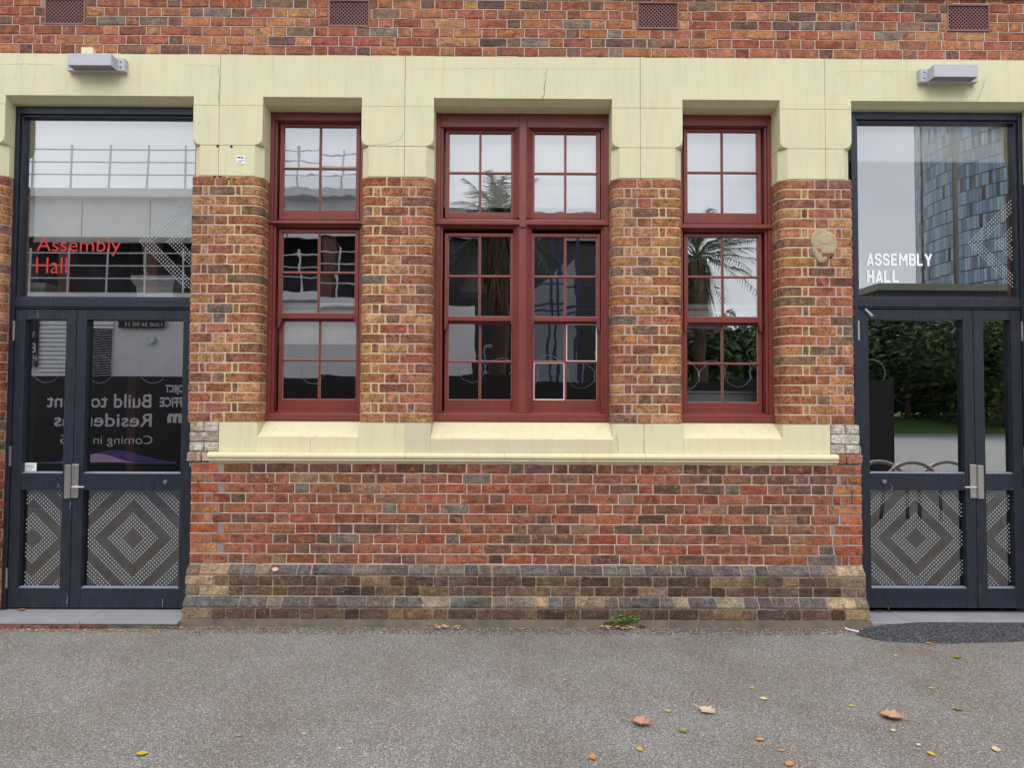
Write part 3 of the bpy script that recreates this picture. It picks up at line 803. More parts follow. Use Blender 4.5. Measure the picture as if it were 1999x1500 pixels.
def make_window(label, x0, x1, bays, px, pyv, putty=None, bead=True):
    """bays: glass edges (x0, x1) of each bay. pyv: dict of photo heights"""
    yf = YF
    zz = {k: Z(v, px, yf + (.09 if k.startswith('l') else .05)) for k, v in pyv.items()}
    zsb, zst, zh = Z(pyv['sill_b'], px, yf), Z(pyv['sill_t'], px, yf), H_OPEN - .045
    T = thing('sash_window', label, 'window', ((x0 + x1) / 2, yf, zsb))
    zb = Z_ST + .012
    # outer frame
    jw = .045
    MB().box(x0 + .002, x0 + jw, yf, yf + .16, zst - .01, zh).build('jamb', M_MAROON, T, bevel=.004)
    MB().box(x1 - jw, x1 - .002, yf, yf + .16, zst - .01, zh).build('jamb', M_MAROON, T, bevel=.004)
    MB().box(x0 + jw, x1 - jw, yf + .002, yf + .16, zz['t_t'] + .035, zh).build('head', M_MAROON, T, bevel=.004)
    MB().prism_x([(yf - .022, zb), (yf - .022, zst - .012), (yf + .10, zst + .012), (yf + .16, zst + .012), (yf + .16, zb)], x0 + .002, x1 - .002).build('sill', M_MAROON, T, bevel=.003)
    # inner linings step back to the sashes
    MB().box(x0 + jw, x0 + jw + .022, yf + .022, yf + .155, zst, zh - .03).box(x1 - jw - .022, x1 - jw, yf + .022, yf + .155, zst, zh - .03).box(x0 + jw + .022, x1 - jw - .022, yf + .022, yf + .155, zz['t_t'] + .028, zh - .03).build('lining', M_MAROON, T, bevel=.003)
    ztb, ztt = Z(pyv['tr_b'], px, yf), Z(pyv['tr_t'], px, yf)
    # transom
    MB().prism_x([(yf - .018, ztb + .004), (yf - .018, ztt - .03), (yf + .06, ztt + .006), (yf + .15, ztt + .006), (yf + .15, ztb - .02), (yf + .05, ztb - .02), (yf + .01, ztb - .001)], x0 + .004, x1 - .004).build('transom', M_MAROON, T, bevel=.003)
    if len(bays) == 2:
        mcx = (bays[0][1] + bays[1][0]) / 2
        mw = (bays[1][0] - bays[0][1]) / 2 - .02
        for (za, zb2) in ((zst - .01, ztb - .003), (ztt - .004, zh - .005)):
            MB().prism_z([(mcx - mw, yf + .15), (mcx - mw, yf + .045), (mcx - .03, yf - .006), (mcx + .03, yf - .006), (mcx + mw, yf + .045), (mcx + mw, yf + .15)], za, zb2).build('mullion', M_MAROON, T, bevel=.003)
        MB().box(mcx - .03, mcx + .03, yf - .021, yf + .02, ztb - .02, ztt + .01).build('mullion_boss', M_MAROON, T, bevel=.004)
    for k, (a, b) in enumerate(bays):
        st = .034
        make_sash(T, a - st, b + st, ztt + .004, zz['t_t'] + .03, yf + .05, st, zz['t_b'] - ztt - .004, .03)
        make_sash(T, a - st, b + st, zz['mid'] - .0, zz['u_t'] + .03, yf + .05, st, zz['u_b'] - zz['mid'], .03, True)
        e = .012
        make_sash(T, a - st - .004 + .006, b + st + .004 + .006, zst + .006, zz['mid'] + .012, yf + .094, st, zz['l_b'] - zst - .006, .032, False, putty=putty.get(k) if putty else None)
    return T
gy = YF + .07
WL = dict(sill_b=818, sill_t=806, t_t=247, t_b=410, tr_t=427, tr_b=438, u_t=454, u_b=611, mid=622, l_b=780)
gl = (X(555, 330, gy), X(696, 330, gy))
c = (gl[0] + gl[1]) / 2
make_window('single maroon sash window with pale blinds beside the red lettered glass door', LW0 - .012, LW1 + .012, [gl], 620, WL)
WC = dict(sill_b=826, sill_t=806, t_t=260, t_b=415, tr_t=424, tr_b=440, u_t=462, u_b=618, mid=627, l_b=781)
make_window('wide double maroon sash window with centre mullion and some raw white putty', CW0 - .004, CW1 + .004,
            [(X(877, 340, gy), X(998, 340, gy)), (X(1043, 340, gy), X(1164, 340, gy))], 1000, WC, {1: {(0, 0), (1, 1)}})
WR = dict(sill_b=823, sill_t=808, t_t=257, t_b=416, tr_t=434, tr_b=447, u_t=463, u_b=619, mid=630, l_b=786)
make_window('single maroon sash window mirroring sky and palm beside the white lettered glass door', RW0 - .012, RW1 + .012, [(X(1341, 340, gy), X(1477, 340, gy))], 1410, WR)

# ------------------------------------------------------------------ text
def text_mb(txt, x0, x1, z0, z1, y, face=-1, bold=0.0, shear=0.0):
    cu = bpy.data.curves.new('t', 'FONT'); cu.body = txt; cu.offset = bold; cu.resolution_u = 4; cu.space_character = 1.0
    ob = bpy.data.objects.new('t', cu); COL.objects.link(ob)
    dg = bpy.context.evaluated_depsgraph_get(); me = bpy.data.meshes.new_from_object(ob.evaluated_get(dg))
    v = [tuple(p.co) for p in me.vertices]; f = [tuple(p.vertices) for p in me.polygons]
    bpy.data.objects.remove(ob); bpy.data.curves.remove(cu); bpy.data.meshes.remove(me)
    a, b = min(p[0] for p in v), max(p[0] for p in v); c, d = min(p[1] for p in v), max(p[1] for p in v)
    mb = MB()
    mb.add([(x0 + (p[0] - a) / (b - a) * (x1 - x0), y, z0 + (p[1] - c) / (d - c) * (z1 - z0)) for p in v], f)
    return mb

# ------------------------------------------------------------------ doors
YD = 0.125
def dots(cx_, cz, rings, x0, x1, z0, z1, y):
    mb = MB(); s = .0247; r = .0070
    hx = [(math.cos(k * math.pi / 3) * r, math.sin(k * math.pi / 3) * r) for k in range(6)]
    n = 60
    for i in range(-n, n + 1):
        for j in range(-n, n + 1):
            x = cx_ + (i + j) * s * .7071; z = cz + (i - j) * s * .7071
            if not (x0 + r < x < x1 - r and z0 + r < z < z1 - r): continue
            d = max(abs(i), abs(j))
            if any(a <= d <= b for a, b in rings):
                mb.add([(x + p, y, z + q) for p, q in hx], [tuple(range(6))])
    return mb
PXM = 1 / 219.0
RINGS = [(3, 6), (10, 13), (17, 20)]
def pane_at(x0, x1, z0, z1, y, parent, mat=None):
    cx_, cz = (x0 + x1) / 2, (z0 + z1) / 2
    o = MB().add([(x0 - cx_, 0, z0 - cz), (x1 - cx_, 0, z0 - cz), (x1 - cx_, 0, z1 - cz), (x0 - cx_, 0, z1 - cz)], [(0, 1, 2, 3)]).build('pane', mat or M_GLASSD)
    o.location = (cx_, y, cz); attach(o, parent); return o
def make_door(label, x0, x1, narrow_left, px, sg, xm_):
    yd = YD
    zb = Z(1190, px, yd); zth = H_OPEN - .045
    zt0, zt1 = Z(603, px, yd), Z(583, px, yd)          # transom bar
    T = thing('glazed_double_door', label, 'door', ((x0 + x1) / 2, yd, zb))
    fw_ = .042
    f = MB()
    f.box(x0, x0 + fw_, yd, yd + .11, zb, zth); f.box(x1 - fw_, x1, yd, yd + .11, zb, zth)
    f.box(x0 + fw_, x1 - fw_, yd + .001, yd + .11, zth - .062, zth)
    f.box(x0 + fw_, x1 - fw_, yd + .001, yd + .11, zt0, zt1)
    f.box(x0 + fw_ - .001, x1 - fw_ + .001, yd - .012, yd + .05, zt0 + .018, zt0 + .026)
    f.box(x0 + fw_, x0 + fw_ + .022, yd + .022, yd + .09, zt1, zth - .062); f.box(x1 - fw_ - .022, x1 - fw_, yd + .022, yd + .09, zt1, zth - .062)
    f.box(x0 + fw_ + .022, x1 - fw_ - .022, yd + .022, yd + .09, zt1, zt1 + .02); f.box(x0 + fw_ + .022, x1 - fw_ - .022, yd + .022, yd + .09, zth - .082, zth - .062)
    f.build('frame', M_NAVY, T, bevel=.003)
    gx0, gx1, gz0, gz1 = x0 + fw_ + .022, x1 - fw_ - .022, zt1 + .02, zth - .082
    pane_at(gx0, gx1, gz0, gz1, GY, T)
    xi0, xi1 = x0 + fw_ + .004, x1 - fw_ - .004
    ztl = zt0 - .004
    zm1, zm0 = Z(925, px, yd), Z(958, px, yd); zbr = Z(1150, px, yd); ztr = Z(624, px, yd)
    for k, (a, b) in enumerate(((xi0, xm_ - .002), (xm_ + .002, xi1))):
        st = .088
        y = yd + .012; dep = .055
        l = MB()
        l.box(a, a + st, y, y + dep, zb + .006, ztl); l.box(b - st, b, y, y + dep, zb + .006, ztl)
        for (c0, c1) in ((zb + .006, zbr), (zm0, zm1), (ztr, ztl)): l.box(a + st, b - st, y + .0008, y + dep, c0, c1)
        lo = l.build('door_leaf', M_NAVY, T, bevel=.003)
        # glazing beads
        bd = MB()
        for (c0, c1) in ((zbr, zm0), (zm1, ztr)):
            bd.prism_x([(y + .003, c0 - .001), (y + .036, c0 + .012), (y + .036, c0 - .001)], a + st, b - st)
        bd.build('glazing_bead', plain('bead_worn', (120, 126, 142), 0.4, .1), lo)
        for (c0, c1) in ((zbr, zm0), (zm1, ztr)): pane_at(a + st, b - st, c0 + .004, c1, GY - .004, lo, M_GLASSF if c0 == zbr else M_GLASSD)
        # dotted film on the lower pane
        wide = (k == 1) == narrow_left
        ccx = (a + b) / 2 if wide else ((a + b) / 2 + sg * .14)
        ccx = ((xm_ + xi1) / 2 if narrow_left else (xi0 + xm_) / 2) if wide else (b + sg * .04 - .40 if narrow_left else a + .40)
        kind(dots(ccx, (zbr + zm0) / 2, RINGS, a + st + .01, b - st - .004, zbr + .008, zm0 - .003, GY - .007).build('dot_film', M_FILM, lo), 'stuff')
        # hinges on the frame side
        hx = a - .004 if k == 0 else b + .004
        for zc in (ztl - .19, (zm0 + zm1) / 2 + .22, zb + .26):
            MB().tube([(hx, y - .008, zc - .085), (hx, y - .008, zc + .085)], .009, 8).build('hinge', M_STEEL, lo)
    # lock plate with lever and key cylinder
    hx = xm_ + (.028 if narrow_left else -.028); s = 1 if narrow_left else -1
    zp0, zp1 = Z(973, px, yd), Z(907, px, yd)
    y = yd + .012
    lk = MB().box(hx - .030, hx + .030, y - .014, y - .0008, zp0, zp1).box(hx - s * .056 - .026, hx - s * .056 + .024, y - .028, y - .0012, zp0 - .003, zp1 - .006)
    lock = lk.build('lock_plate', M_STEEL, T, bevel=.003)
    zl = Z(951, px, yd)
    MB().tube([(hx, y - .012, zl), (hx, y - .06, zl), (hx + s * .02, y - .068, zl), (hx + s * .115, y - .066, zl + .004)], .0085, 8).build('lever', M_STEEL, lock)
    for zc in (zp1 - .018, zp0 + .02):
        MB().tube([(hx, y - .017, zc), (hx, y - .013, zc)], .014, 10).build('screw', M_STEEL, lock)
    kx = xm_ + s * .80; zk = Z(941, px, yd)
    MB().tube([(kx, y - .012, zk), (kx, y + .002, zk)], .018, 12).box(kx - .003, kx + .003, y - .016, y - .011, zk - .009, zk + .009).build('key_cylinder', M_STEEL, T)
    return T, (gx0, gx1, gz0, gz1)
dx0, dx1 = LD0 - .006, LD1 + .02
DL, TL = make_door('navy glazed double door with red lettering in the fanlight', dx0, dx1, True, 200, 1, X(141, 900, YD))
ddx = dx1 - dx0
DR, TR = make_door('navy glazed double door with white lettering in the fanlight', X(1680, 900, YD) - .046, RD1 + .006, False, 1800, -1, X(1906, 900, YD))
yt = GY - .004
for txt, p in (('Assembly', (71, 235, 499.5, 464)), ('Hall', (71, 131.5, 534, 503))):
    text_mb(txt, X(p[0], 500, yt), X(p[1], 500, yt), Z(p[2], 150, yt), Z(p[3], 150, yt), yt, bold=-.004).build('lettering', M_RED, DL)
STROKES = {'A': [[(.08, 0), (.33, 1)], [(.58, 0), (.33, 1)], [(.17, .26), (.49, .26)]], 'E': [[(.1, 0), (.1, 1)], [(.1, .09), (.56, .09)], [(.1, .5), (.5, .5)], [(.1, .91), (.56, .91)]],
           'S': [[(.54, .70), (.54, .80), (.45, .91), (.19, .91), (.10, .81), (.10, .64), (.18, .54), (.46, .46), (.54, .36), (.54, .20), (.45, .09), (.19, .09), (.10, .19), (.10, .30)]],
           'M': [[(.1, 0), (.1, 1)], [(.72, 0), (.72, 1)], [(.12, .98), (.41, .38)], [(.70, .98), (.41, .38)]], 'L': [[(.1, 0), (.1, 1)], [(.1, .09), (.54, .09)]], 'H': [[(.1, 0), (.1, 1)], [(.54, 0), (.54, 1)], [(.1, .5), (.54, .5)]],
           'B': [[(.1, 0), (.1, 1)], [(.1, .91), (.42, .91), (.53, .82), (.53, .62), (.42, .52), (.1, .52)], [(.1, .09), (.44, .09), (.55, .18), (.55, .40), (.44, .50), (.3, .50)]], 'Y': [[(.06, 1), (.33, .45)], [(.60, 1), (.33, .45)], [(.33, .5), (.33, 0)]]}
def stroke_text(txt, x0, x1, z0, z1, y, t=.20):
    tot = sum((.92 if ch == 'M' else .74) for ch in txt) - .1; kx = (x1 - x0) / tot; kz = z1 - z0
    mb = MB(); cx_ = 0.0
    for ch in txt:
        for q, pl_ in enumerate(STROKES[ch]):
            P = [Vector(p) for p in pl_]; V = []
            for i, p in enumerate(P):
                a = (p - P[i - 1]).normalized() if i else (P[1] - p).normalized()
                b = (P[i + 1] - p).normalized() if i < len(P) - 1 else a
                n = Vector((-(a + b).y, (a + b).x)).normalized(); k = t / 2 / max(.5, n.dot(Vector((-a.y, a.x))))
                for sg in (1, -1):
                    v = p + n * k * sg; V.append((x0 + (cx_ + v.x) * kx, y - q * .0004, z0 + max(0, min(1, v.y)) * kz))
            mb.add(V, [(2 * i, 2 * i + 1, 2 * i + 3, 2 * i + 2) for i in range(len(P) - 1)])
        cx_ += .92 if ch == 'M' else .74
    return mb
for txt, p in (('ASSEMBLY', (1692, 1819, 519, 495)), ('HALL', (1692, 1756, 552, 528))):
    stroke_text(txt, X(p[0], 520, yt), X(p[1], 520, yt), Z(p[2], 1750, yt), Z(p[3], 1750, yt), yt).build('lettering', M_WVIN, DR)
TR_R = [(3, 6), (10, 13)]
kind(dots(X(374, 472, yt), Z(472, 374, yt), TR_R, TL[0] + .02, TL[1] - .004, Z(562, 300, yt), Z(385, 300, yt), yt).build('dot_film', M_FILM, DL), 'stuff')
kind(dots(X(1990, 475, yt), Z(475, 1900, yt), TR_R, TR[0] + .02, TR[1] - .004, Z(566, 1900, yt), Z(350, 1900, yt), yt).build('dot_film', M_FILM, DR), 'stuff')
stk = MB().box(X(49, 915, GY), X(72, 915, GY), GY - .0075, GY - .0065, Z(920, 60, GY), Z(904, 60, GY)).build('sticker', M_WVIN, DL)
sl = MB()
for q in range(5):
    sl.box(X(51, 915, GY), X((70, 66, 69, 68, 64)[q], 915, GY), GY - .0082, GY - .0077, Z(907.5 + q * 2.6, 60, GY), Z(906.5 + q * 2.6, 60, GY))
sl.build('print', plain('print_grey', (110, 112, 118), .7), stk)

M_SCR = plain('scratch', (150, 156, 168), .6)
def scratch(parent, pts, y, wd=.0022):
    V = []
    for p, q in pts:
        c = at(p, q, y); V += [(c.x - wd * U(.4, 1), y, c.z + wd * .6), (c.x + wd * U(.4, 1), y, c.z - wd * .6)]
    MB().add(V, [(2 * i, 2 * i + 1, 2 * i + 3, 2 * i + 2) for i in range(len(pts) - 1)]).build('scratch', M_SCR, parent)
ys = YD + .0112
for pts in ([(80, 604), (90, 602), (95, 608), (98, 611)], [(73, 606), (74, 622)], [(111, 942), (116, 950), (117, 955)], [(115, 945), (112, 952)], [(136, 976), (138, 985), (135, 992), (139, 998)], [(317, 1170), (317, 1186)], [(128, 1160), (132, 1168), (130, 1180)]):
    scratch(DL, pts, ys)
for pts in ([(1950, 612), (1962, 619), (1965, 624)], [(1734, 1185), (1735, 1192)], [(1738, 945), (1742, 952), (1739, 958)]):
    scratch(DR, pts, ys)
q0 = at(1688, 604, YD - .014); q1 = at(1704, 617, YD - .014)
MB().add([(q0.x, YD - .0135, q0.z), (q0.x + .012, YD - .0135, q0.z + .008), (q1.x + .008, YD - .0135, q1.z + .006), (q1.x - .012, YD - .0135, q1.z - .004)], [(0, 1, 2, 3)]).build('tape_scrap', M_FILM, DR)
# thresholds
sa = MB().box(X(-60, 1200, -.19), X(168, 1205, -.1), -.19, YD + .1, .036, .058)
tag(sa.build('threshold_slab', M_SLAB, bevel=.004), 'long grey bluestone threshold slab under the narrow leaf of the red lettered door', 'doorstep')
sa = MB().box(X(168, 1205, -.1) + .003, XL0 - D2 - .004, -.19, YD + .1, .036, .058)
tag(sa.build('threshold_slab', M_SLAB, bevel=.004), 'grey bluestone threshold slab between the red lettered door and the plinth end', 'doorstep')
p1 = X(1760, 1200, 0)
sa = MB().box(XL1 + D2 + .004, p1, -.13, YD + .1, .006, .050)
tag(sa.build('threshold_slab', M_SLAB, bevel=.004), 'short grey threshold slab between plinth end and the white lettered door', 'doorstep')
sa = MB().box(p1 + .003, RD1 + .1, -.13, YD + .1, .006, .050)
tag(sa.build('threshold_slab', M_SLAB, bevel=.004), 'longer grey threshold slab under the white lettered door', 'doorstep')
# brick edging below the left threshold
ed = MB().box(X(-60, 1220, -.2), XL0 - D2 - .002, -.182, .1, -.05, .034)
edg = ed.build('step_edging', M_CONC); tag(edg, 'worn red brick edging course under the left threshold slabs', 'edging')
x = X(-60, 1220, -.2)
while x < X(205, 1220, -.2):
    wd = U(.2, .24); brick(edg, x, x + wd - .014, -.045, .032 + U(-.004, .001), -.196, [(2, (142, 84, 76)), (1, (120, 82, 70))], M_PLINTH); x += wd

# ------------------------------------------------------------------ wall lights
def wall_light(label, px0, px1, py0, py1):
    a, b = X(px0, (py0 + py1) / 2, -.05), X(px1, (py0 + py1) / 2, -.05)
    c, d = Z(py1, (px0 + px1) / 2, -.05), Z(py0, (px0 + px1) / 2, -.05)
    T = thing('wall_light', label, 'wall light', ((a + b) / 2, 0, (c + d) / 2))
    c, d = Z(py1, (px0 + px1) / 2), Z(py0, (px0 + px1) / 2)
    MB().box(a, b, -.052, -.002, c, d).build('back_box', M_LAMP, T, bevel=.003)
    e = .062
    f = MB(); y0, y1 = -.142, -.0525; t = .006; x0, x1, z0, z1 = a + e, b - e, c + .001, d - .010
    f.box(x0, x1, y0, y0 + t, z0, z1); f.box(x0, x0 + t, y0 + t, y1, z0, z1); f.box(x1 - t, x1, y0 + t, y1, z0, z1); f.box(x0 + t, x1 - t, y0 + t, y1, z1 - t, z1)
    f.build('housing', M_LAMP, T, bevel=.002)
    MB().box(x0 + t, x1 - t, y0 + t, y1, z0 + .012, z0 + .018).build('diffuser', M_LAMPG, T)
    for xx in (a + e / 2, b - e / 2):
        for zz in (c + .03, d - .035):
            MB().tube([(xx, -.0555, zz), (xx, -.051, zz)], .006, 8).build('screw', M_DARK, T)
    return T
wl = wall_light('grey box wall light above the red lettered door, under a cream junction box', 131, 243, 118, 143)
wall_light('grey box wall light above the white lettered door', 1797, 1909, 139, 165)
a, b = X(161, 100, -.03), X(184, 100, -.03)
jb = MB().box(a, b, -.05, -.001, Z(116, 170, -.03), Z(94, 170, -.03)).build('junction_box', plain('cream_plastic', (226, 216, 176), .6, .05), bevel=.004)
tag(jb, 'small cream junction box on the wall above the grey wall light', 'junction box')

# ------------------------------------------------------------------ small marks on the wall
M_CRACK = plain('crack', (70, 62, 44), .9)
def crack(pts, y, wdt, parent, name='crack'):
    """jagged hairline, pixel polyline on plane y"""
    P = []
    for i in range(len(pts) - 1):
        n = max(2, int(math.dist(pts[i], pts[i + 1]) / 5))
        for q in range(n):
            f = q / n; P.append((pts[i][0] + (pts[i + 1][0] - pts[i][0]) * f + U(-1.2, 1.2), pts[i][1] + (pts[i + 1][1] - pts[i][1]) * f + U(-.9, .9)))
    P.append(pts[-1]); mb = MB(); V = []
    for p in P:
        q = at(p[0], p[1], y); ww = wdt * U(.25, 1.0); V += [(q.x - ww, y, q.z + ww * .6), (q.x + ww, y, q.z - ww * .6)]
    mb.add(V, [(2 * i, 2 * i + 1, 2 * i + 3, 2 * i + 2) for i in range(len(P) - 1)])
    mb.build(name, M_CRACK, parent)
crack([(1067, 134), (1064, 165), (1062, 185), (1057, 194)], -.0025, .0022, band)
crack([(800, 133), (870, 134), (1000, 133), (1248, 135)], -.0025, .0010, band)
crack([(0, 125), (60, 124), (105, 126)], -.0025, .0018, band)
crack([(365, 124), (400, 126), (425, 130), (428, 150), (427, 200)], -.0025, .0014, band)
crack([(1925, 150), (1915, 180), (1905, 200)], -.0025, .0012, band)
crack([(1630, 140), (1700, 138), (1790, 140)], -.0025, .0009, band)
crack([(720, 284), (755, 281), (782, 272), (786, 258)], -.0025, .0014, band)
crack([(606, 885), (606, 862), (618, 850)], -.003, .0011, sill)
crack([(793, 868), (805, 872), (812, 878), (822, 882)], -.0165, .0016, sill)
crack([(1206, 884), (1206, 862), (1203, 850)], -.0205, .0022, sill)
for (p, q, r) in ((425, 285, .013), (452, 286, .012), (419, 345, .01), (430, 345, .009), (447, 349, .008), (458, 350, .009)):
    c = at(p, q, 0); n = 9
    mb = MB(); mb.add([(c.x + math.cos(k * 2 * math.pi / n) * r * U(.75, 1.1), -.0032, c.z + math.sin(k * 2 * math.pi / n) * r * U(.75, 1.1)) for k in range(n)], [tuple(range(n))])
    mb.build('drill_hole', M_DARK, band)
# little paper sticker with a scribble on the stone
c0, c1 = at(462, 320, 0), at(478, 304, 0)
ps = MB().box(c0.x, c1.x, -.0034, -.0018, c0.z, c1.z).build('paper_sticker', M_WVIN)
tag(ps, 'small white paper sticker with dark scribble on cream stone', 'sticker')
sc_ = MB()
for (a, b, c, d) in ((464, 470, 306, 309), (471, 475, 306.5, 309.5), (466, 476, 313, 314), (464, 473, 316.5, 317.5)):
    q0, q1 = at(a, d, 0), at(b, c, 0); sc_.box(q0.x, q1.x, -.0042, -.0036, q0.z, q1.z)
sc_.build('scribble', M_CRACK, ps)
# nails with rust
def nail(label, px, py, streak):
    q = at(px, py, YL)
    o = MB().tube([(q.x, YL + .01, q.z), (q.x + .004, YL - .03, q.z), (q.x + .004, YL - .036, q.z + .014)], .0045, 6).build('nail', plain('nail_metal', (150, 140, 130), .5, .2, 30, .6))
    tag(o, label, 'nail')
    if streak:
        e = at(px, py + streak, YL)
        MB().add([(q.x - .004, YL - .0045, q.z), (q.x + .004, YL - .0045, q.z), (q.x + .002, YL - .0045, e.z), (q.x - .002, YL - .0045, e.z)], [(0, 1, 2, 3)]).build('rust_streak', plain('rust', (74, 46, 34), .9), o)
nail('bent nail with dark streak in brickwork beside the red lettered door', 387, 937, 30)
nail('upper bent nail in brickwork beside the white lettered door', 1663, 959, 26)
nail('lower small nail in brickwork beside the white lettered door', 1666, 990, 0)

# ------------------------------------------------------------------ ground details
def sheet(pts, z, name, mat, zc=None):
    n = len(pts); mb = MB()
    if zc is None:
        mb.add([(x, y, z) for x, y in pts], [tuple(range(n))])
    return mb.build(name, mat)
# fresh bitumen ramp by the right door
ol = [(1648, 1226), (1664, 1238), (1690, 1246), (1720, 1252), (1760, 1255), (1850, 1257), (1930, 1255), (1999, 1253), (2080, 1254), (2160, 1250)]
xr_ = gnd(2160, 1250).x
mb = MB(); F = [gnd(p, q, .002) for p, q in ol]
rows = []
for p in F:
    fx = max(0.0, min(1.0, (p.x - F[0].x) / .35))
    back = Vector((p.x, -.125 - .02 * (1 - fx), .0))
    if p.x < XL1 + .10: back = Vector((p.x, -.17, 0))
    row = []
    for q in range(9):
        t = q / 8; v = p.lerp(back, t)
        hgt = .046 * fx * (1 - (1 - t) ** 2) + .006 * min(1, t * 6) * fx + U(-.0012, .0012) * (q > 0)
        row.append((v.x + U(-.006, .006), v.y + U(-.006, .006) * (q > 0), .003 + max(0, hgt)))
    rows.append(row)
for i in range(len(rows) - 1):
    a_, b_ = rows[i], rows[i + 1]
    n = 6
    for k in range(n):
        r0 = [tuple(a_[q][c] + (b_[q][c] - a_[q][c]) * k / n for c in range(3)) for q in range(9)]
        r1 = [tuple(a_[q][c] + (b_[q][c] - a_[q][c]) * (k + 1) / n for c in range(3)) for q in range(9)]
        mb.add(r0 + r1, [(q, q + 1, 9 + q + 1, 9 + q) for q in range(8)])
kind(mb.build('bitumen_ramp', M_PATCH, smooth=True), 'structure')
# slightly raised tar fillet along the foot of the wall
tf = MB(); n = 120; pr = []
for q in range(n + 1):
    x = XL0 + .1 + (XL1 - XL0 - .2) * q / n
    pr.append([(x, Y3 - .04, .014), (x, Y3 - .10 + U(-.01, .01), .010), (x, Y3 - .16 + U(-.012, .012), .0035), (x, Y3 - .17 + U(-.012, .012), -.002)])
tf.add([v for p in pr for v in p], [(q * 4 + k, q * 4 + 4 + k, q * 4 + 5 + k, q * 4 + 1 + k) for q in range(n) for k in range(3)])
kind(tf.build('tar_fillet', asphalt('tar_fillet', (52, 50, 48), (140, 138, 134), (230, 225, 220), 120), smooth=True), 'structure')

LEAFM = {}
def leaf_mat(rgb):
    if rgb not in LEAFM: LEAFM[rgb] = plain('leaf', rgb, .6, .18, 30, bscale=40, bstr=.3, bdist=.002)
    return LEAFM[rgb]
def leaf_obj(px, py, L_, rgb, kindn='oval', rot=None, curl=.35, z=0.0, name='fallen_leaf', label=None, group=None):
    q = gnd(px, py, z); rot = U(0, 6.28) if rot is None else rot
    n = 7; mb = MB(); prof = []
    lobes = kindn == 'lobed'
    for i in range(n + 1):
        t = i / n
        wd = math.sin(math.pi * min(1, t * .96 + .02)) ** .8 * (.34 if not lobes else .46)
        if lobes: wd *= (1.0, .75, 1.15, .7, 1.2, .8, 1.1, .6)[i]
        prof.append((t, wd))
    vs = []
    for t, wd in prof:
        zz = curl * (t - .5) ** 2 * 1.2
        for s in (-1, -.5, 0, .5, 1):
            lift = curl * (abs(s) ** 2) * wd * 1.0 + U(0, .04)
            vs.append(((t - .5) * L_, s * wd * L_, (zz + lift) * L_ + .002))
    fs = [(i * 5 + k, i * 5 + k + 1, i * 5 + 6 + k, i * 5 + 5 + k) for i in range(n) for k in range(4)]
    mb.add(vs, fs)
    if kindn in ('lobed', 'stem'):
        mb.tube([(.5 * L_, 0, .05 * L_ + .002), (.85 * L_, .08 * L_, .02), (1.15 * L_, .05 * L_, .006)], .0025, 5)
    o = mb.build(name, leaf_mat(rgb), smooth=True); o.location = (q.x, q.y, q.z); o.rotation_euler = (0, 0, rot)
    tag(o, label, 'leaf', group); return o
leaf_obj(1253, 1418, .11, (176, 132, 106), 'lobed', 2.6, .6, label='curled brown dry leaf lying without a stem between two small green leaves')
leaf_obj(1381, 1391, .105, (204, 178, 156), 'lobed', 2.3, .25, label='pale pinkish dry leaf with long stem lying flat on asphalt')
leaf_obj(1742, 1405, .125, (178, 142, 112), 'lobed', -.5, .5, label='large light brown curled leaf with thin stem, alone on asphalt')
YEL = 'tiny yellow fallen leaf on grey asphalt'; GYEL = 'small yellow leaves scattered on the asphalt'
for p in ((1102, 1330, .03), (1304, 1391, .042), (1468, 1346, .034), (1663, 1381, .04), (277, 1475, .062), (1818, 1475, .05), (235, 1234, .03), (1249, 1466, .05), (1819, 1346, .035)):
    leaf_obj(p[0], p[1], p[2], (196, 172, 48), 'oval', label=YEL, group=GYEL)
leaf_obj(1333, 1430, .058, (116, 140, 28), 'oval', 2.2, .3, label='small fresh green leaf on asphalt beside the curled brown leaf')
for p in ((1491, 1367, .05), (1749, 1282, .03), (1744, 1429, .04), (1793, 1457, .035), (1945, 1467, .06), (593, 1435, .028), (1000, 1391, .022), (1697, 1304, .02), (1929, 1314, .02)):
    leaf_obj(p[0], p[1], p[2], (214, 192, 150), 'oval', label='tiny cream coloured dry leaf on grey asphalt', group='cream leaf scraps scattered on the asphalt')
for p in ((1485, 1447, .05), (1157, 1482, .06), (1696, 1251, .04), (1526, 1468, .035), (1813, 1258, .05), (1541, 1495, .06), (465, 1439, .035)):
    leaf_obj(p[0], p[1], p[2], (196, 138, 84), 'oval', label='small orange brown dry leaf on grey asphalt', group='orange brown leaves scattered on the asphalt')
for p in ((1869, 1286, .06), (1871, 1388, .055)):
    leaf_obj(p[0], p[1], p[2], (136, 116, 48), 'oval', rot=U(-.4, .4), label='olive brown narrow leaf on grey asphalt', group='olive leaves on the asphalt')
leaf_obj(1716, 1195, .085, (150, 142, 96), 'oval', .1, .1, z=.052, label='dull green leaf lying on short threshold slab at plinth end')
leaf_obj(1955, 1192, .06, (150, 100, 66), 'oval', .3, .4, z=.052, label='brown leaf on the threshold slab below the white lettered door')
leaf_obj(42, 1193, .06, (170, 110, 66), 'oval', .2, .4, z=.06, label='orange brown leaf on threshold slab at the red lettered door')
q = at(536, 1114, Y2)
lf = leaf_obj(536, 1114, .06, (206, 168, 130), 'oval', .1, .3, label='tan leaf caught on the splayed plinth bricks')
lf.location = (q.x, -.062, q.z); lf.rotation_euler = (.8, 0, .1)
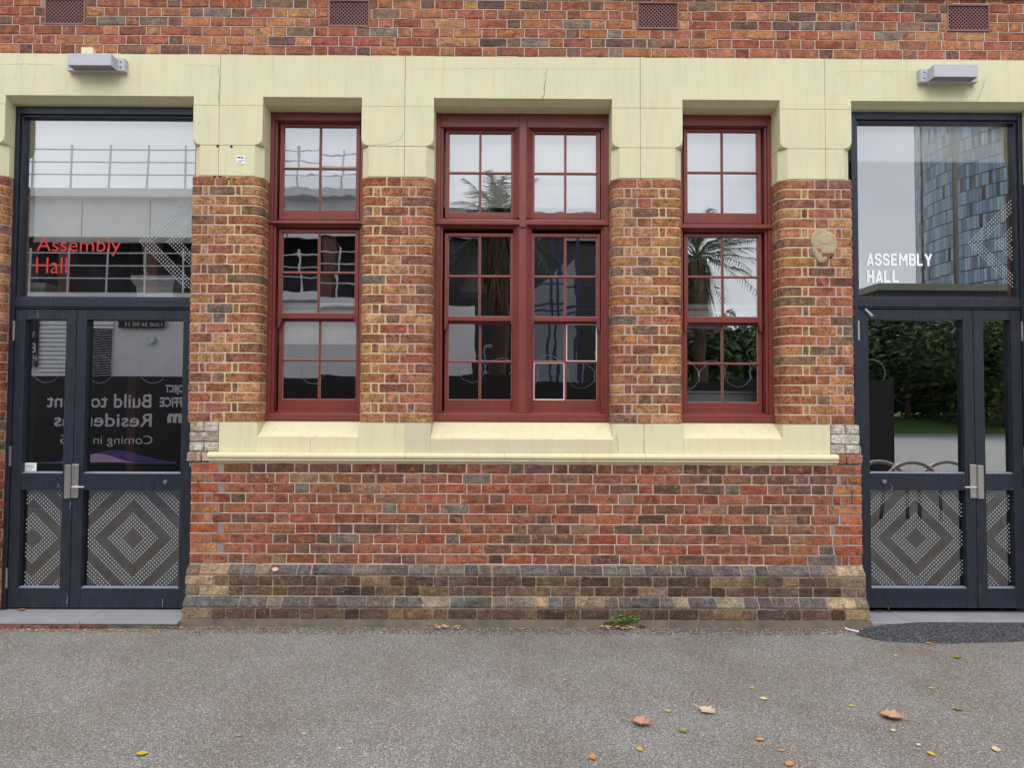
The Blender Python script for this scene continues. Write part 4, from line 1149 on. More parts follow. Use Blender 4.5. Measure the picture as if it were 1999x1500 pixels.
# white plastic strip on the bitumen
q = gnd(1660, 1232, .012)
o = MB().tube([(q.x + .05, q.y + .05, .018), (q.x - .01, q.y + .055, .022), (q.x - .03, q.y + .02, .022), (q.x, q.y - .015, .02), (q.x + .05, q.y - .04, .016)], .006, 6).build('plastic_strip', M_WHITE)
tag(o, 'looped white plastic strip lying at the edge of the dark bitumen', 'litter')

# litter of leaf crumbs along the foot of the wall
lt = MB(); cols = []
def crumb(mb, x, y, z, s):
    a = U(0, 6.28); c, d = math.cos(a) * s, math.sin(a) * s
    mb.add([(x - c, y - d, z + U(0, s * .5)), (x + d * .5, y - c * .5, z + U(0, s * .6)), (x + c, y + d, z + U(0, s * .5)), (x - d * .5, y + c * .5, z + U(0, s * .6))], [(0, 1, 2), (0, 2, 3)])
lt2 = MB()
for _ in range(900):
    x = U(XL0 - .3, XL1 - .1); 
    dens = .35 + .65 * (math.sin(x * 2.1 + 1) * .5 + .5)
    if R() > dens: continue
    crumb(lt if R() < .6 else lt2, x, Y3 - .055 - abs(random.gauss(0, .022)), .016, U(.004, .013))
for _ in range(500):
    x = U(-4.8, XL0 - .05); crumb(lt if R() < .6 else lt2, x, -.215 - abs(random.gauss(0, .03)), .003, U(.004, .016))
kind(lt.build('leaf_litter', leaf_mat((186, 150, 112))), 'stuff'); kind(lt2.build('leaf_litter', leaf_mat((150, 112, 76))), 'stuff')

def weed(px, py, n, h, label, grass=False):
    q = gnd(px, py); T = thing('weed', label, 'weed', (q.x, q.y, 0))
    mb = MB(); st = MB()
    for i in range(n):
        a = U(0, 6.28); r = U(.02, .10) ; hh = .02 + h * U(.4, 1)
        bx, by = q.x + math.cos(a) * .012, q.y + math.sin(a) * .012
        tx, ty = q.x + math.cos(a) * r * 1.3, q.y + math.sin(a) * r * .6
        if grass:
            mb.add([(bx - .003, by, 0.01), (bx + .003, by, 0.01), (tx, ty, hh)], [(0, 1, 2)])
        else:
            st.tube([(bx, by, 0.01), (tx, ty, hh)], .0018, 4)
            s = U(.016, .032); b = U(0, 6.28); c, d = math.cos(b), math.sin(b)
            mb.add([(tx, ty, hh), (tx + c * s - d * s * .7, ty + d * s + c * s * .7, hh + U(-.004, .012)), (tx + c * s * 2, ty + d * s * 2, hh + U(-.01, .01)), (tx + c * s + d * s * .7, ty + d * s - c * s * .7, hh + U(-.004, .012))], [(0, 1, 2), (0, 2, 3)])
    mb.build('leaves', leaf_mat((92, 128, 48)), T)
    if st.v: st.build('stems', leaf_mat((110, 122, 64)), T)
    dr = MB()
    for i in range(46):
        crumb(dr, q.x + random.gauss(0, .09), q.y - .03 + random.gauss(0, .03), .016 + U(0, .012), U(.014, .034))
    kind(dr.build('leaf_heap', leaf_mat((196, 160, 122)), T), 'stuff')
weed(1216, 1229, 40, .09, 'small broad leaved weed in a heap of dry leaves at the wall foot')
weed(866, 1227, 30, .10, 'small tuft of grass and brown leaves at the wall foot', True)

# ------------------------------------------------------------------ interior
RI = (-5.3, 5.3, .50, 7.0, .03, 4.3)
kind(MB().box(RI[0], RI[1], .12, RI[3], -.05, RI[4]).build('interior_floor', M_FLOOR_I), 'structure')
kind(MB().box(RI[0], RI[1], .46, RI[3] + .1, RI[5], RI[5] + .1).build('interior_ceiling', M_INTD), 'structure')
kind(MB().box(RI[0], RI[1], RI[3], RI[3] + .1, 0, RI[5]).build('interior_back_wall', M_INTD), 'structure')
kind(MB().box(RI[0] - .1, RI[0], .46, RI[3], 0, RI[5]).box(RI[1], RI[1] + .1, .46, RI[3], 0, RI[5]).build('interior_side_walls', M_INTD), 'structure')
def blind(label, x0, x1, zt, zb, y, roller=True):
    T = thing('roller_blind', label, 'blind', ((x0 + x1) / 2, y, zt))
    MB().box(x0, x1, y, y + .002, zb, zt).build('fabric', M_BLIND, T)
    MB().box(x0, x1, y - .010, y + .006, zb - .024, zb).build('bottom_bar', M_WHITE, T, bevel=.003)
    if roller: MB().tube([(x0, y + .0, zt + .03), (x1, y + .0, zt + .03)], .03, 12).build('roller', M_WHITE, T, smooth=True)
yb = YF + .165; yd_ = .245
blind('pale roller blind half drawn behind the red lettered fanlight', X(68, 400, yd_), LD1 + .1, Z(205, 200, yd_), Z(469, 200, yd_), yd_, False)
blind('pale blind behind the top panes of the window by the red lettered door', LW0 + .02, LW1 + .06, Z(215, 620, yb), Z(340, 620, yb), yb, False)
blind('roller blind hung halfway down the window by the red lettered door', LW0 + .02, LW1 + .06, Z(604, 620, yb), Z(668, 620, yb), yb)
blind('pale blind behind top left panes of the double window', CW0 + .03, (CW0 + CW1) / 2 - .01, Z(215, 930, yb), Z(401, 930, yb), yb, False)
blind('pale blind behind top right panes of the double window', (CW0 + CW1) / 2 + .01, CW1 - .03, Z(215, 1100, yb), Z(402, 1100, yb), yb, False)
blind('pale blind behind the top panes of the window mirroring a palm', RW0 - .04, RW1 - .03, Z(215, 1410, yb), Z(428, 1410, yb), yb, False)
blind('short roller blind hung halfway down the window mirroring a palm', RW0 - .04, RW1 - .03, Z(607, 1410, yb), Z(637, 1410, yb), yb)
blind('pale roller blind at the top of the white lettered fanlight', RD0 - .1, X(1962, 400, yd_), Z(215, 1800, yd_), Z(312, 1800, yd_), yd_, False)
MBp = M_WHITE
# shelf behind the left fanlight with a planter box and a pot
zt_ = Z(583, 200, .3)
sh = MB().box(LD0 + .05, LD1 - .02, .236, .70, zt_ - .05, zt_ - .004).build('shelf', M_INT); tag(sh, 'white ledge inside behind the red lettered fanlight', 'shelf')
def planter(label, px0, px1, py0, py1, y, mat, flare):
    a, b = X(px0, 560, y), X(px1, 560, y); zb, zt = zt_, Z(py0, 200, y)
    T = thing('planter_box', label, 'planter', ((a + b) / 2, y, zb))
    i = flare; d = .2
    mb = MB(); vs = []
    for (e, z) in ((i, zb), (i * .8, zt - .10), (0, zt - .05)):
        vs += [(a + e, y + e, z), (b - e, y + e, z), (b - e, y + d - e, z), (a + e, y + d - e, z)]
    mb.add(vs, [(k * 4 + q, k * 4 + (q + 1) % 4, k * 4 + 4 + (q + 1) % 4, k * 4 + 4 + q) for k in range(2) for q in range(4)] + [(0, 1, 2, 3)])
    mb.build('box', mat, T, bevel=.003)
    MB().box(a - .006, b + .006, y - .006, y + d + .006, zt - .05, zt).build('rim', mat, T, bevel=.006)
planter('white plastic planter box with wide rim on the ledge', 256, 341, 537, 580, .275, M_WHITE, .035)
planter('cream plant pot at the end of the ledge', 30, 88, 553, 580, .30, M_INT, .05)
MB_c = MB().tube([at(278, 474, .262), at(280, 500, .262), at(281, 530, .262), at(290, 536, .28)], .004, 5)
tag(MB_c.build('blind_cord', M_WHITE), 'thin white blind cord hanging into the planter box', 'cord')
# dark red curtain and brown post behind the left fanlight
cu = MB(); n = 60; x0c, x1c = X(168, 520, 1.3), X(196, 520, 1.3)
for q in range(n):
    f0, f1 = q / n, (q + 1) / n
    cu.add([(x0c + (x1c - x0c) * f, 1.3 + .03 * math.sin(f * 26), z) for f in (f0, f1) for z in (1.9, 4.1)], [(0, 2, 3, 1)])
tag(cu.build('curtain', plain('curtain_purple', (112, 44, 62), .9), smooth=True), 'dark red pleated curtain inside behind the fanlight', 'curtain')
o = MB().box(X(254, 520, .95), X(270, 520, .95), .95, 1.05, RI[4], RI[5]).build('timber_post', plain('brown_timber', (112, 66, 52), .6, .2, 8)); tag(o, 'brown timber post inside next to the planter box', 'post')
def pendant(label, px, py0, py1, y):
    c = at(px, py0, y); zt, zb = c.z, Z(py1, px, y)
    T = thing('pendant_lamp', label, 'lamp', (c.x, y, zb))
    r = .085; zc = zb + (zt - zb) * .38
    MB().lathe([(.001, zt), (r, zt), (r, zc), (r * 1.05, zc - .01)], c.x, y, 24).build('cylinder', M_LAMP, T, smooth=False)
    MB().lathe([(r * 1.05, zc - .01), (r * 1.2, zc - .05), (r * 1.75, zc - .09), (r * 1.8, zb + .03), (r * 1.72, zb)], c.x, y, 28).build('shade', M_BLIND, T, smooth=True)
    MB().lathe([(r * 1.72, zb), (r * 1.82, zb - .005), (r * 1.82, zb + .02)], c.x, y, 28).build('rim', M_STEEL, T, smooth=True)
    MB().tube([(c.x, y, zt), (c.x, y, RI[5])], .006, 6).build('cable', M_DARK, T)
    hm = MB()
    for i in range(12):
        for j in range(5):
            a_ = -math.pi / 2 + (j - 2) * .16; zz = zc + .04 + (zt - zc - .08) * i / 11
            x_, y_ = c.x + math.cos(a_) * (r + .001), y + math.sin(a_) * (r + .001); s = .0045
            hm.add([(x_ - s, y_, zz - s), (x_ + s, y_, zz - s), (x_ + s, y_, zz + s), (x_ - s, y_, zz + s)], [(0, 1, 2, 3)])
    kind(hm.build('perforation', M_DARK, T), 'stuff')
pendant('perforated white pendant lamp seen through the double window', 924, 487, 578, 1.5)
pendant('perforated pendant lamp seen behind the mirrored palm', 1366, 478, 572, 1.5)
tb = thing('white_cabinet', 'low white cabinet inside below the window mirroring a palm', 'cabinet', (X(1410, 700, .8), .8, RI[4]))
MB().box(X(1335, 770, .7), X(1500, 770, .7), .7, 1.15, RI[4], Z(769, 1410, .7)).build('carcass', M_WHITE, tb, bevel=.01)
MB().box(X(1330, 770, .68), X(1506, 770, .68), .68, 1.17, Z(769, 1410, .7) + .001, Z(764, 1410, .7)).build('top', M_WHITE, tb, bevel=.006)

# ------------------------------------------------------------------ across the street (seen mirrored in the glass)
M_HOARD = plain('hoarding_black', (26, 24, 26), .6, .15, 2)
M_LETTER = plain('hoarding_letters', (206, 206, 212), .7, .05)
M_PURP = plain('hoarding_purple', (92, 72, 140), .7, .05); M_LILAC = plain('hoarding_lilac', (196, 164, 204), .7, .05); M_GOLD = plain('hoarding_gold', (190, 140, 70), .7, .05)
M_SITE = plain('white_siding', (222, 224, 226), .7, .06, 1.5)
M_GALV = plain('galvanised', (200, 204, 208), .45, .1, 12, .2)
M_DKWIN = plain('dark_recess', (44, 40, 42), .4, .2, 1)
HD = 12.0
hx1, hx0 = rf(1745, 800, HD).x, rf(-120, 800, HD).x
hz = rf(250, 735, HD).z
HO = thing('site_hoarding', 'black printed site hoarding across the street topped with razor wire, mirrored in the glass', 'hoarding', ((hx0 + hx1) / 2, -HD, 0))
x = hx0; 
while x < hx1 - .1:
    e = min(x + 2.4, hx1)
    MB().box(x + .002, e - .002, -HD - .04, -HD, .03, hz).build('panel', M_HOARD, HO); x = e
MB().box(hx1 - .05, hx1, -HD - 6, -HD - .041, .03, hz).build('panel', M_HOARD, HO)
def htext(txt, pxl, pxr, pyb, pyt, mat, bold=0.0):
    p, q = rf(pxl, pyb, HD), rf(pxr, pyt, HD)
    # reads towards the hall: left to right for someone at the hall runs from +x to -x
    mb = text_mb(txt, q.x, p.x, p.z, q.z, -HD + .004, bold=bold)
    mb.build('lettering', mat, HO)
htext('Build to Rent', 92, 296, 796, 770, M_LETTER, .012)
htext('Residences', 106, 297, 833, 808, M_LETTER, .012)
htext('Coming in 2025', 118, 298, 872, 851, M_LETTER, -.004)
htext('PROJECT', 323, 372, 771, 752, M_LETTER, .03)
htext('OFFICE', 312, 372, 795, 776, M_LETTER, .03)
htext('m', 327, 356, 826, 808, M_LETTER, .05)
def wave(pys0, pys1, mat, dy):
    mb = MB(); n = 24; V = []
    for i in range(n + 1):
        px = 60 + (345 - 60) * i / n; t = i / n
        a, b = pys0(t), pys1(t); p, q = rf(px, a, HD), rf(px, b, HD)
        V += [(p.x, -HD + dy, p.z), (q.x, -HD + dy, q.z)]
    mb.add(V, [(2 * i, 2 * i + 1, 2 * i + 3, 2 * i + 2) for i in range(n)]); mb.build('printed_wave', mat, HO)
bl = lambda t, c, w_: math.exp(-((t - c) / w_) ** 2)
wave(lambda t: 903 - 24 * bl(t, .58, .24), lambda t: 904 - 6 * bl(t, .5, .3), M_PURP, .003)
wave(lambda t: 904 - 18 * bl(t, .46, .16), lambda t: 905 - 2 * bl(t, .5, .3), M_LILAC, .004)
# razor wire: flat rings along the top
for i in range(34):
    c = rf(60 + i * 51, 0, HD).x
    if c > hx1 - .2: break
    zc = hz + .34 - .02; r = .36
    MB().tube([(c + r * math.cos(t * math.pi / 12), -HD - .02 + .02 * (i % 2), zc - .14 + r * math.sin(t * math.pi / 12)) for t in range(24)], .006, 4, True).build('razor_wire_ring', M_GALV, HO)

# pale building with balconies
BD = 14.5
bx0, bx1 = rf(-250, 700, BD).x, rf(820, 700, BD).x
z1_ = rf(200, 575, BD).z; z2_ = rf(200, 374, BD).z; z3_ = z2_ + (z2_ - z1_)
AP = thing('apartment_building', 'pale site building with open balconies and white rails behind the black hoarding', 'building', ((bx0 + bx1) / 2, -BD, 0))
MB().box(bx0, bx1, -BD - 6, -BD, 0, z1_ - .25).build('ground_floor_wall', M_SITE, AP)
MB().box(bx0, bx1, -BD - 6, -BD - 2.2, z1_, z2_ - .25).build('recessed_wall', M_DKWIN, AP)
zf_ = rf(200, 462, BD).z
for i in range(8):
    xa, xb = bx0 + (bx1 - bx0) * i / 8, bx0 + (bx1 - bx0) * (i + 1) / 8
    MB().box(xa + .02, xb - .02, -BD - .12, -BD - .02, zf_, z2_ - .2495).build('fascia_panel', M_SITE, AP)
for z in (z1_, z2_): MB().box(bx0 - .2, bx1 + .2, -BD - 6, -BD + .35, z - .249, z).build('balcony_slab', M_SITE, AP)
n = 6
for i in range(n + 1):
    x = bx0 + .3 + (bx1 - bx0 - .6) * i / n
    for z, zt in ((z1_, z2_ - .25),):
        MB().box(x - .18, x + .18, -BD - .5, -BD - .15, z, zf_).build('column', plain('column_brown', (104, 70, 62), .7), AP)
for z in (z1_, z2_):
    rl = MB()
    for k in range(3): rl.tube([(bx0, -BD + .2, z + .45 + k * .38), (bx1, -BD + .2, z + .45 + k * .38)], .022, 6)
    rl.build('rail', M_GALV, AP)
    for i in range(15):
        x = bx0 + .2 + (bx1 - bx0 - .4) * i / 14
        MB().tube([(x, -BD + .2, z), (x + U(-.06, .06), -BD + .2, z + 1.35)], .03, 6).build('rail_post', M_GALV, AP)
# louvred screen, dark mesh panel and signs on its ground-floor wall
sa, sb = rf(78, 700, BD).x, rf(222, 700, BD).x
for i in range(26):
    z = 1.5 + i * .13
    MB().prism_x([(-BD + .001, z), (-BD + .06, z + .01), (-BD + .02, z + .11), (-BD + .001, z + .12)], sa, sb).build('louvre_slat', M_SITE, AP)
p, q = rf(165, 735, BD), rf(221, 642, BD)
sc_ = MB().box(p.x, q.x, -BD + .07, -BD + .09, 1.6, q.z).build('mesh_screen', M_HOARD, AP)
mw_ = MB()
for i in range(40):
    z = 1.7 + i * .075
    if z + .05 > q.z: break
    mw_.tube([(p.x + (q.x - p.x) * t / 10, -BD + .1, z + .05 * t / 10 + .012 * math.sin(t * 2 + i)) for t in range(11)], .010, 4)
kind(mw_.build('mesh_wire', M_GALV, sc_), 'stuff')
def sign(pxl, pxr, pyb, pyt, lines, name='sign_board'):
    p, q = rf(pxl, pyb, BD), rf(pxr, pyt, BD)
    o = MB().box(p.x, q.x, -BD + .10, -BD + .13, p.z, q.z).build(name, M_HOARD, AP)
    for (t, l, r_, b, tt) in lines:
        u, v = rf(l, b, BD), rf(r_, tt, BD)
        text_mb(t, v.x, u.x, u.z, v.z, -BD + .134).build('lettering', M_LETTER, o)
sign(236, 325, 641, 606, [('GROVE', 250, 321, 628, 609), ('1300 36 00 11', 250, 321, 638, 631)])
sign(44, 80, 716, 612, [('W', 54, 74, 668, 648), ('EE', 53, 76, 689, 671), ('HHH', 53, 78, 706, 693)])
c = rf(297, 664, BD)
MB().tube([(c.x, -BD - .02, c.z), (c.x, -BD + .12, c.z)], .13, 16).build('vent_outlet', M_GALV, AP)

# scaffolded grey block further along, white column and palm with a dry skirt
GD = 22.0
gx0, gx1 = rf(1040, 700, GD).x, rf(1178, 700, GD).x
GB = thing('grey_block', 'plain grey block with blue scaffold poles, mirrored in the double window', 'building', ((gx0 + gx1) / 2, -GD, 0))
M_GREYB = plain('grey_render', (150, 152, 158), .8, .1, .6)
zt = rf(1100, 495, GD).z
MB().prism_y([(gx0, 0), (gx1 - 1.1, 0), (gx1 - 1.1, zt), (gx0 + .9, zt - .9), (gx0, zt - 1.6)], -GD - 5, -GD).build('wall', M_GREYB, GB)
for px in (1078, 1092, 1130):
    p = rf(px, 600, GD - 1)
    MB().tube([(p.x, -GD + 1, 0), (p.x, -GD + 1, zt + .6)], .06, 6).build('scaffold_pole', plain('scaffold_blue', (40, 48, 92), .5), GB)
for py in (560, 600, 612):
    p = rf(1100, py, GD - 1); MB().tube([(gx0 - .5, -GD + 1, p.z), (gx1 + .5, -GD + 1, p.z + .3)], .04, 6).build('scaffold_ledger', plain('scaffold_blue2', (52, 56, 84), .5), GB)
DKB = thing('dark_shed', 'dark gabled shed behind the hoarding, mirrored in the double window', 'building', (rf(940, 700, 24).x, -24, 0))
a_, b_ = rf(836, 700, 24).x, rf(1240, 700, 24).x
MB().box(a_, b_, -31, -25, 0, rf(900, 452, 24).z).build('wall', M_DKWIN, DKB)
MB().prism_x([(-24.6, rf(900, 452, 24).z), (-28, rf(900, 452, 24).z + 2.2), (-31.4, rf(900, 452, 24).z)], a_ - .4, b_ + .4).build('roof', M_HOARD, DKB)
for i in range(5):
    xw = a_ + 1 + i * (b_ - a_ - 2) / 4
    wo = MB().box(xw - .5, xw + .5, -25.0 + .001, -24.93, 3.2, 4.6).build('window', M_GREYB, DKB)
    MB().box(xw - .42, xw + .42, -24.93 + .001, -24.92, 3.28, 4.52).build('pane', M_DKWIN, wo)
c = rf(893, 700, 15)
wc = MB().prism_y([(c.x - .55, 0), (c.x + .62, 0), (c.x + .42, rf(893, 600, 15).z), (c.x - .55, rf(893, 600, 15).z)], -15.4, -15).build('white_column', M_SITE)
tag(wc, 'tapered white wall end standing behind the hoarding', 'column')

# vegetation
M_BARK = plain('bark', (86, 70, 58), .9, .25, 5, bscale=14, bstr=.8, bdist=.03)
def leaf_foliage(name, rgb, rough=.55):
    m, nt, b = newmat(name)
    ge = nt.nodes.new('ShaderNodeNewGeometry'); c = lin(rgb)
    col = ramp(nt, ge.outputs['Random Per Island'], [(0.0, tuple(k * .5 for k in c)), (.6, c), (1.0, (c[0] * 1.7, c[1] * 1.6, c[2] * 1.2))])
    nt.links.new(col, b.inputs['Base Color']); b.inputs['Roughness'].default_value = rough
    return m
M_FOL = leaf_foliage('foliage_dark', (62, 82, 44)); M_FOL2 = leaf_foliage('foliage_olive', (84, 98, 54)); M_PALM = leaf_foliage('palm_green', (64, 84, 44)); M_SKIRT = leaf_foliage('palm_skirt', (104, 84, 60))
def tree(label, x, y, h, cr, n, mat=None, base=.35, group=None, leaf=.16):
    T = thing('broadleaf_tree', label, 'tree', (x, y, 0), group)
    tr = MB(); tr.tube([(x, y, -.1), (x + .1, y, h * .2), (x - .05, y + .1, h * .45), (x + .05, y, h * .7)], h * .035, 8, r2=h * .012)
    cl = []
    for k in range(11):
        a = k * 2.4 + U(-.3, .3); zz = h * U(base, .85); rr = cr * U(.45, .95) * (1.1 - abs(zz / h - .6))
        e = Vector((x + math.cos(a) * rr, y + math.sin(a) * rr, zz + h * .08))
        tr.tube([(x, y, zz * .62), (x + math.cos(a) * rr * .5, y + math.sin(a) * rr * .5, zz * .85), tuple(e)], h * .012, 6, r2=h * .003); cl.append((e, cr * U(.34, .5)))
    cl.append((Vector((x, y, h * .88)), cr * .45))
    tr.build('trunk', M_BARK, T, smooth=True)
    lv = MB()
    for _ in range(n):
        c, r = random.choice(cl)
        d = Vector((random.gauss(0, 1), random.gauss(0, 1), random.gauss(0, .75))).normalized() * r * (U(.25, 1) ** .6)
        p = c + d; s = leaf * U(.6, 1.3)
        u = Vector((random.gauss(0, 1), random.gauss(0, 1), random.gauss(0, .5))).normalized(); v = u.cross(Vector((random.gauss(0, 1), random.gauss(0, 1), 1))).normalized()
        lv.add([p - u * s, p + v * s * .4, p + u * s, p - v * s * .4], [(0, 1, 2, 3)])
    lv.build('crown', mat or M_FOL, T)
def palm(label, x, y, h, fr=2.4, skirt=True):
    T = thing('palm_tree', label, 'palm', (x, y, 0))
    MB().tube([(x, y, -.1), (x + .05, y, h * .3), (x, y, h * .7), (x + .05, y, h)], .34, 12, r2=.26).build('trunk', M_BARK, T, smooth=True)
    f = MB()
    def frond(a, el, L_, mb, droop):
        pts = []; d = Vector((math.cos(a), math.sin(a), 0))
        for q in range(7):
            t = q / 6; pts.append(Vector((x, y, h + .1)) + d * (L_ * t * math.cos(el)) + Vector((0, 0, L_ * t * math.sin(el) - droop * L_ * t * t)))
        mb.tube(pts, .03, 4, r2=.006)
        sd_ = d.cross(Vector((0, 0, 1)))
        for q in range(22):
            t = .18 + .82 * q / 21; i = min(5, int(t * 6)); p = pts[i].lerp(pts[i + 1], t * 6 - i)
            ax = (pts[i + 1] - pts[i]).normalized()
            ll = .55 * (1 - abs(t - .45)) * L_ / 2.4
            for s in (-1, 1):
                e = p + (sd_ * s * .8 + ax * .75 + Vector((0, 0, -.35 + U(-.1, .1)))) * ll
                mb.add([p - ax * .03, p + ax * .03, e], [(0, 1, 2)])
    for k in range(38): frond(U(0, 6.28), U(-.35, 1.25), fr * U(.8, 1.1), f, U(.25, .6))
    f.build('crown', M_PALM, T)
    if skirt:
        sk = MB()
        for k in range(900):
            a = U(0, 6.28); r = U(.35, .75); z0 = h - U(0, 2.4); l = U(.6, 1.3)
            b = Vector((x + math.cos(a) * r * .7, y + math.sin(a) * r * .7, z0)); e = b + Vector((math.cos(a) * .25, math.sin(a) * .25, -l)); s = Vector((-math.sin(a), math.cos(a), 0)) * .03
            sk.add([b - s, b + s, e], [(0, 1, 2)])
        sk.build('dry_skirt', M_SKIRT, T)
p = rf(972, 440, 17.5); palm('tall palm with thick dry skirt mirrored beside the pendant lamp', p.x, -17.5, p.z, 2.6)
p = rf(1362, 505, 24); palm('palm with drooping fronds mirrored against the sky', p.x, -24, p.z, 3.4)
p = rf(1405, 660, 38); tree('dark bushy tree mirrored low in the window next to the palm trunk', p.x, -38, rf(1405, 634, 38).z, 3.4, 9000, leaf=.3)
p = rf(1465, 660, 42); tree('rounded dark tree mirrored in lower right panes of the sky window', p.x, -42, rf(1465, 650, 42).z, 3.8, 9000, leaf=.3)
p = rf(1345, 660, 34); tree('leafy tree mirrored behind the palm trunk', p.x, -34, rf(1345, 650, 34).z, 2.6, 6000, leaf=.28)
p = rf(1770, 800, 45); tree('large spreading tree mirrored in the white lettered door', p.x, -45, rf(1770, 628, 45).z, 5.6, 11000, M_FOL, .36, leaf=.30)
p = rf(1850, 800, 52); tree('dense dark tree mirrored behind the large spreading tree', p.x, -52, 9.0, 7.5, 9000, M_FOL, .25, leaf=.34)
p = rf(1960, 800, 43); tree('olive green tree mirrored in the narrow door leaf', p.x, -43, 7.4, 5.0, 8000, M_FOL2, .25, leaf=.28)
p = rf(2080, 800, 48); tree('tall dark tree standing right of the olive green tree', p.x, -48, 8.4, 6.0, 6000, M_FOL, .25, leaf=.3)
p = rf(1690, 800, 50); tree('broad tree behind the end of the black hoarding', p.x, -50, 9.2, 6.6, 7000, M_FOL, .25, leaf=.3)
p = rf(1590, 800, 50); tree('tree behind the hoarding, hidden by the brick pier in the mirror view', p.x, -50, 8.0, 5.5, 4000, M_FOL, .3, leaf=.3)
# garden bed, lawn and footpath on the far side
lawn = MB(); V = []
for i in range(41):
    x = hx1 + .5 + i * 2.2; V += [(x, -40.0, .05), (x, -44, .9 + .2 * math.sin(i)), (x, -75, 1.6), (x, -90, 1.2)]
lawn.add(V, [(i * 4 + k, i * 4 + 4 + k, i * 4 + 5 + k, i * 4 + 1 + k) for i in range(40) for k in range(3)])
kind(lawn.build('lawn', plain('grass', (92, 122, 52), .9, .3, 3, bscale=40, bstr=.8, bdist=.03), smooth=True), 'structure')
kind(MB().box(hx1 + .3, hx1 + 90, -40.2, -40.01, -.05, .16).build('kerb', M_SLAB), 'structure')
kind(MB().box(3.2, 80, -40.0, -9.5, -.05, .006).build('forecourt', plain('pale_concrete', (190, 188, 184), .9, .06, 1.5, bscale=60, bstr=.3, bdist=.004)), 'structure')
kind(MB().box(-40, 3.199, -9.5, -5.9, -.05, .005).build('footpath', plain('concrete_path', (112, 112, 112), .9, .08, 1.5, bscale=60, bstr=.3, bdist=.004)), 'structure')
kind(MB().box(-40, 3.199, -5.899, -5.75, -.05, .010).build('kerb', M_SLAB), 'structure')
# bicycle hoops
for i, px in enumerate((1716, 1772, 1848)):
    c = rf(px, 930, 5.2); T = MB()
    r = .46; pts = [(c.x - r, -5.2, 0)] + [(c.x + r * math.cos(math.pi - t * math.pi / 14), -5.2 + .12 * (i % 2), .52 + r * .92 * math.sin(math.pi - t * math.pi / 14)) for t in range(15)] + [(c.x + r, -5.2 + .12 * (i % 2), 0)]
    T.tube(pts, .032, 10)
    tag(T.build('bicycle_hoop', M_STEEL, smooth=True), 'shiny steel bicycle hoop mirrored low in the white lettered door', 'bike rack', 'steel bicycle hoops in a row')
# parked pale car far behind the tree
c = rf(1765, 790, 58)
car = thing('parked_car', 'silver car parked far off under the large mirrored tree', 'car', (c.x, -58, 1.4))
bd = MB().prism_y([(c.x - 2.1, .35), (c.x + 2.1, .35), (c.x + 2.15, .8), (c.x + 1.3, .95), (c.x + .7, 1.42), (c.x - .9, 1.45), (c.x - 1.6, .98), (c.x - 2.15, .85)], -58.8, -57.2).build('body', plain('silver_paint', (196, 198, 204), .3, .03), car, bevel=.06)
MB().prism_y([(c.x + 1.15, .97), (c.x + .66, 1.36), (c.x - .85, 1.38), (c.x - 1.4, 1.0)], -58.81, -57.19).build('windows', M_DKWIN, car)
for sx in (-1.3, 1.3):
    for sy in (-58.72, -57.28):
        MB().tube([(c.x + sx, sy - .1, .33), (c.x + sx, sy + .1, .33)], .33, 16).build('wheel', M_HOARD, car)

for o in car.children: o.location.z += 1.42
# curved glass tower and the low dark block in front of it
TD = 140.0
c0 = rf(1826, 560, TD); zt = rf(1830, 150, TD).z
M_TGL = None
def tower_glass():
    m, nt, b = newmat('tower_glass'); ge = nt.nodes.new('ShaderNodeNewGeometry')
    col = ramp(nt, ge.outputs['Random Per Island'], [(0, lin((112, 132, 146))), (.45, lin((140, 164, 180))), (.85, lin((170, 192, 206))), (1, lin((120, 120, 124)))])
    nt.links.new(col, b.inputs['Base Color']); b.inputs['Roughness'].default_value = .25; b.inputs['Metallic'].default_value = .3
    return m
rad = 26.0; tcx, tcy = c0.x + rad - .3, -TD
TW = thing('curved_tower', 'tall curved blue glass tower mirrored in the white lettered fanlight', 'tower', (tcx, tcy, 0))
MB().lathe([(rad - .4, 0), (rad - .4, zt), (.1, zt)], tcx, tcy, 72).build('core', plain('tower_frame', (120, 116, 114), .6, .1), TW, smooth=True)
gl_ = MB(); nf = int(zt / 2.7); na = 260
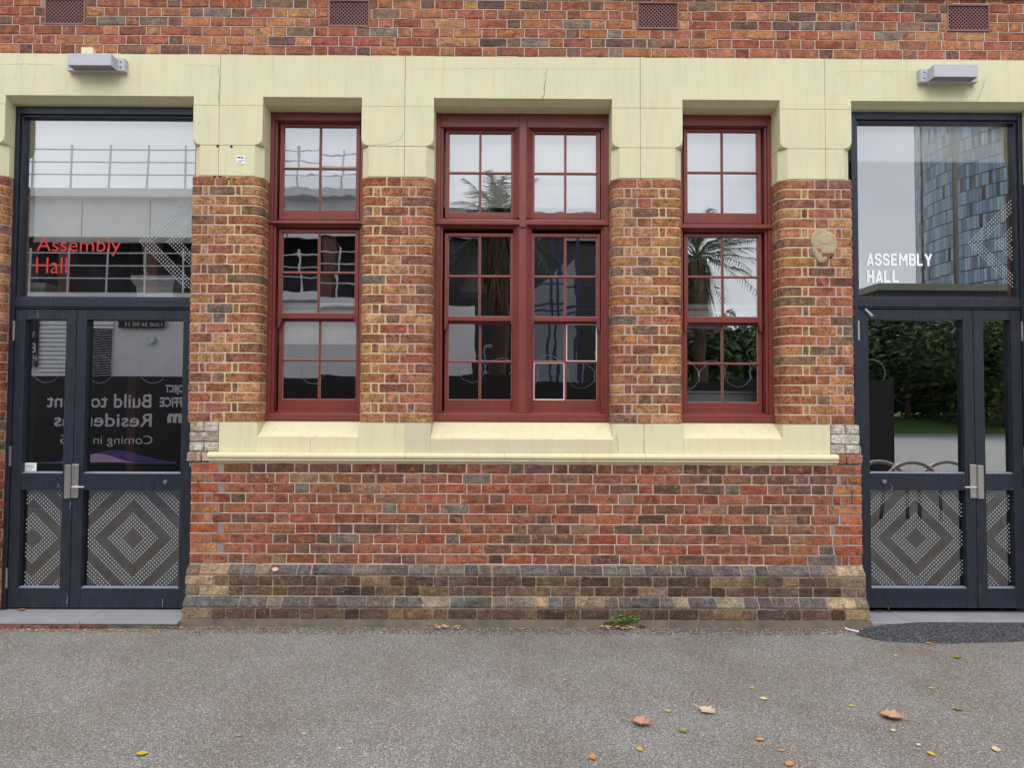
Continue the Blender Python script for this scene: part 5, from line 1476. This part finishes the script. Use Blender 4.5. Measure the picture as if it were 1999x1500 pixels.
for f in range(nf):
    for k in range(na):
        a0 = 2 * math.pi * k / na; a1 = 2 * math.pi * (k + .90) / na
        if math.sin(a0) < -.3: continue
        if k % 17 in (0, 1): continue
        z0, z1 = f * 2.7 + .12, f * 2.7 + 2.62
        if R() < .05: continue
        gl_.add([(tcx + rad * math.cos(a0), tcy + rad * math.sin(a0), z0), (tcx + rad * math.cos(a1), tcy + rad * math.sin(a1), z0), (tcx + rad * math.cos(a1), tcy + rad * math.sin(a1), z1), (tcx + rad * math.cos(a0), tcy + rad * math.sin(a0), z1)], [(0, 1, 2, 3)])
kind(gl_.build('glazing', tower_glass(), TW), 'stuff')
LD_ = 75.0
a_, b_ = rf(1714, 560, LD_).x, rf(1990, 560, LD_).x; zt = rf(1830, 556, LD_).z
LB = thing('low_block', 'low dark office block with gridded windows mirrored under the tower', 'building', ((a_ + b_) / 2, -LD_, 0))
MB().box(a_, b_, -LD_ - 15, -LD_, 0, zt - .8).build('wall', plain('low_block_brown', (84, 78, 76), .7), LB)
MB().box(a_ - .5, b_ + .5, -LD_ - 15, -LD_ + .8, zt - .799, zt).build('roof', plain('low_block_roof', (140, 136, 128), .7), LB)
nwx = 22
for i in range(nwx):
    x0 = a_ + (b_ - a_) * (i + .12) / nwx; x1 = a_ + (b_ - a_) * (i + .88) / nwx
    if i in (9, 10, 18, 19): continue
    for j in range(3):
        z0 = zt - 1.3 - (j + 1) * 2.1 + .15
        if z0 < 1: break
        MB().box(x0, x1, -LD_ + .001, -LD_ + .03, z0, z0 + 1.8).build('window', plain('low_glass', (164, 168, 190), .2), LB) if i == 0 and j == 0 else MB().box(x0, x1, -LD_ + .001, -LD_ + .03, z0, z0 + 1.8).build('window', bpy.data.materials['low_glass'], LB)
# wooded ridge behind everything
rd = MB(); n = 80; V = []
for i in range(n + 1):
    x = -380 + 760 * i / n; V += [(x, -330, 0), (x, -345, 16 + 5 * math.sin(i * .5) + U(-1.5, 1.5))]
rd.add(V, [(2 * i, 2 * i + 1, 2 * i + 3, 2 * i + 2) for i in range(n)])
kind(rd.build('hills', plain('far_trees', (84, 98, 84), .9, .2, .05)), 'structure')

for o in bpy.data.objects:
    if '_base' in o: del o['_base']
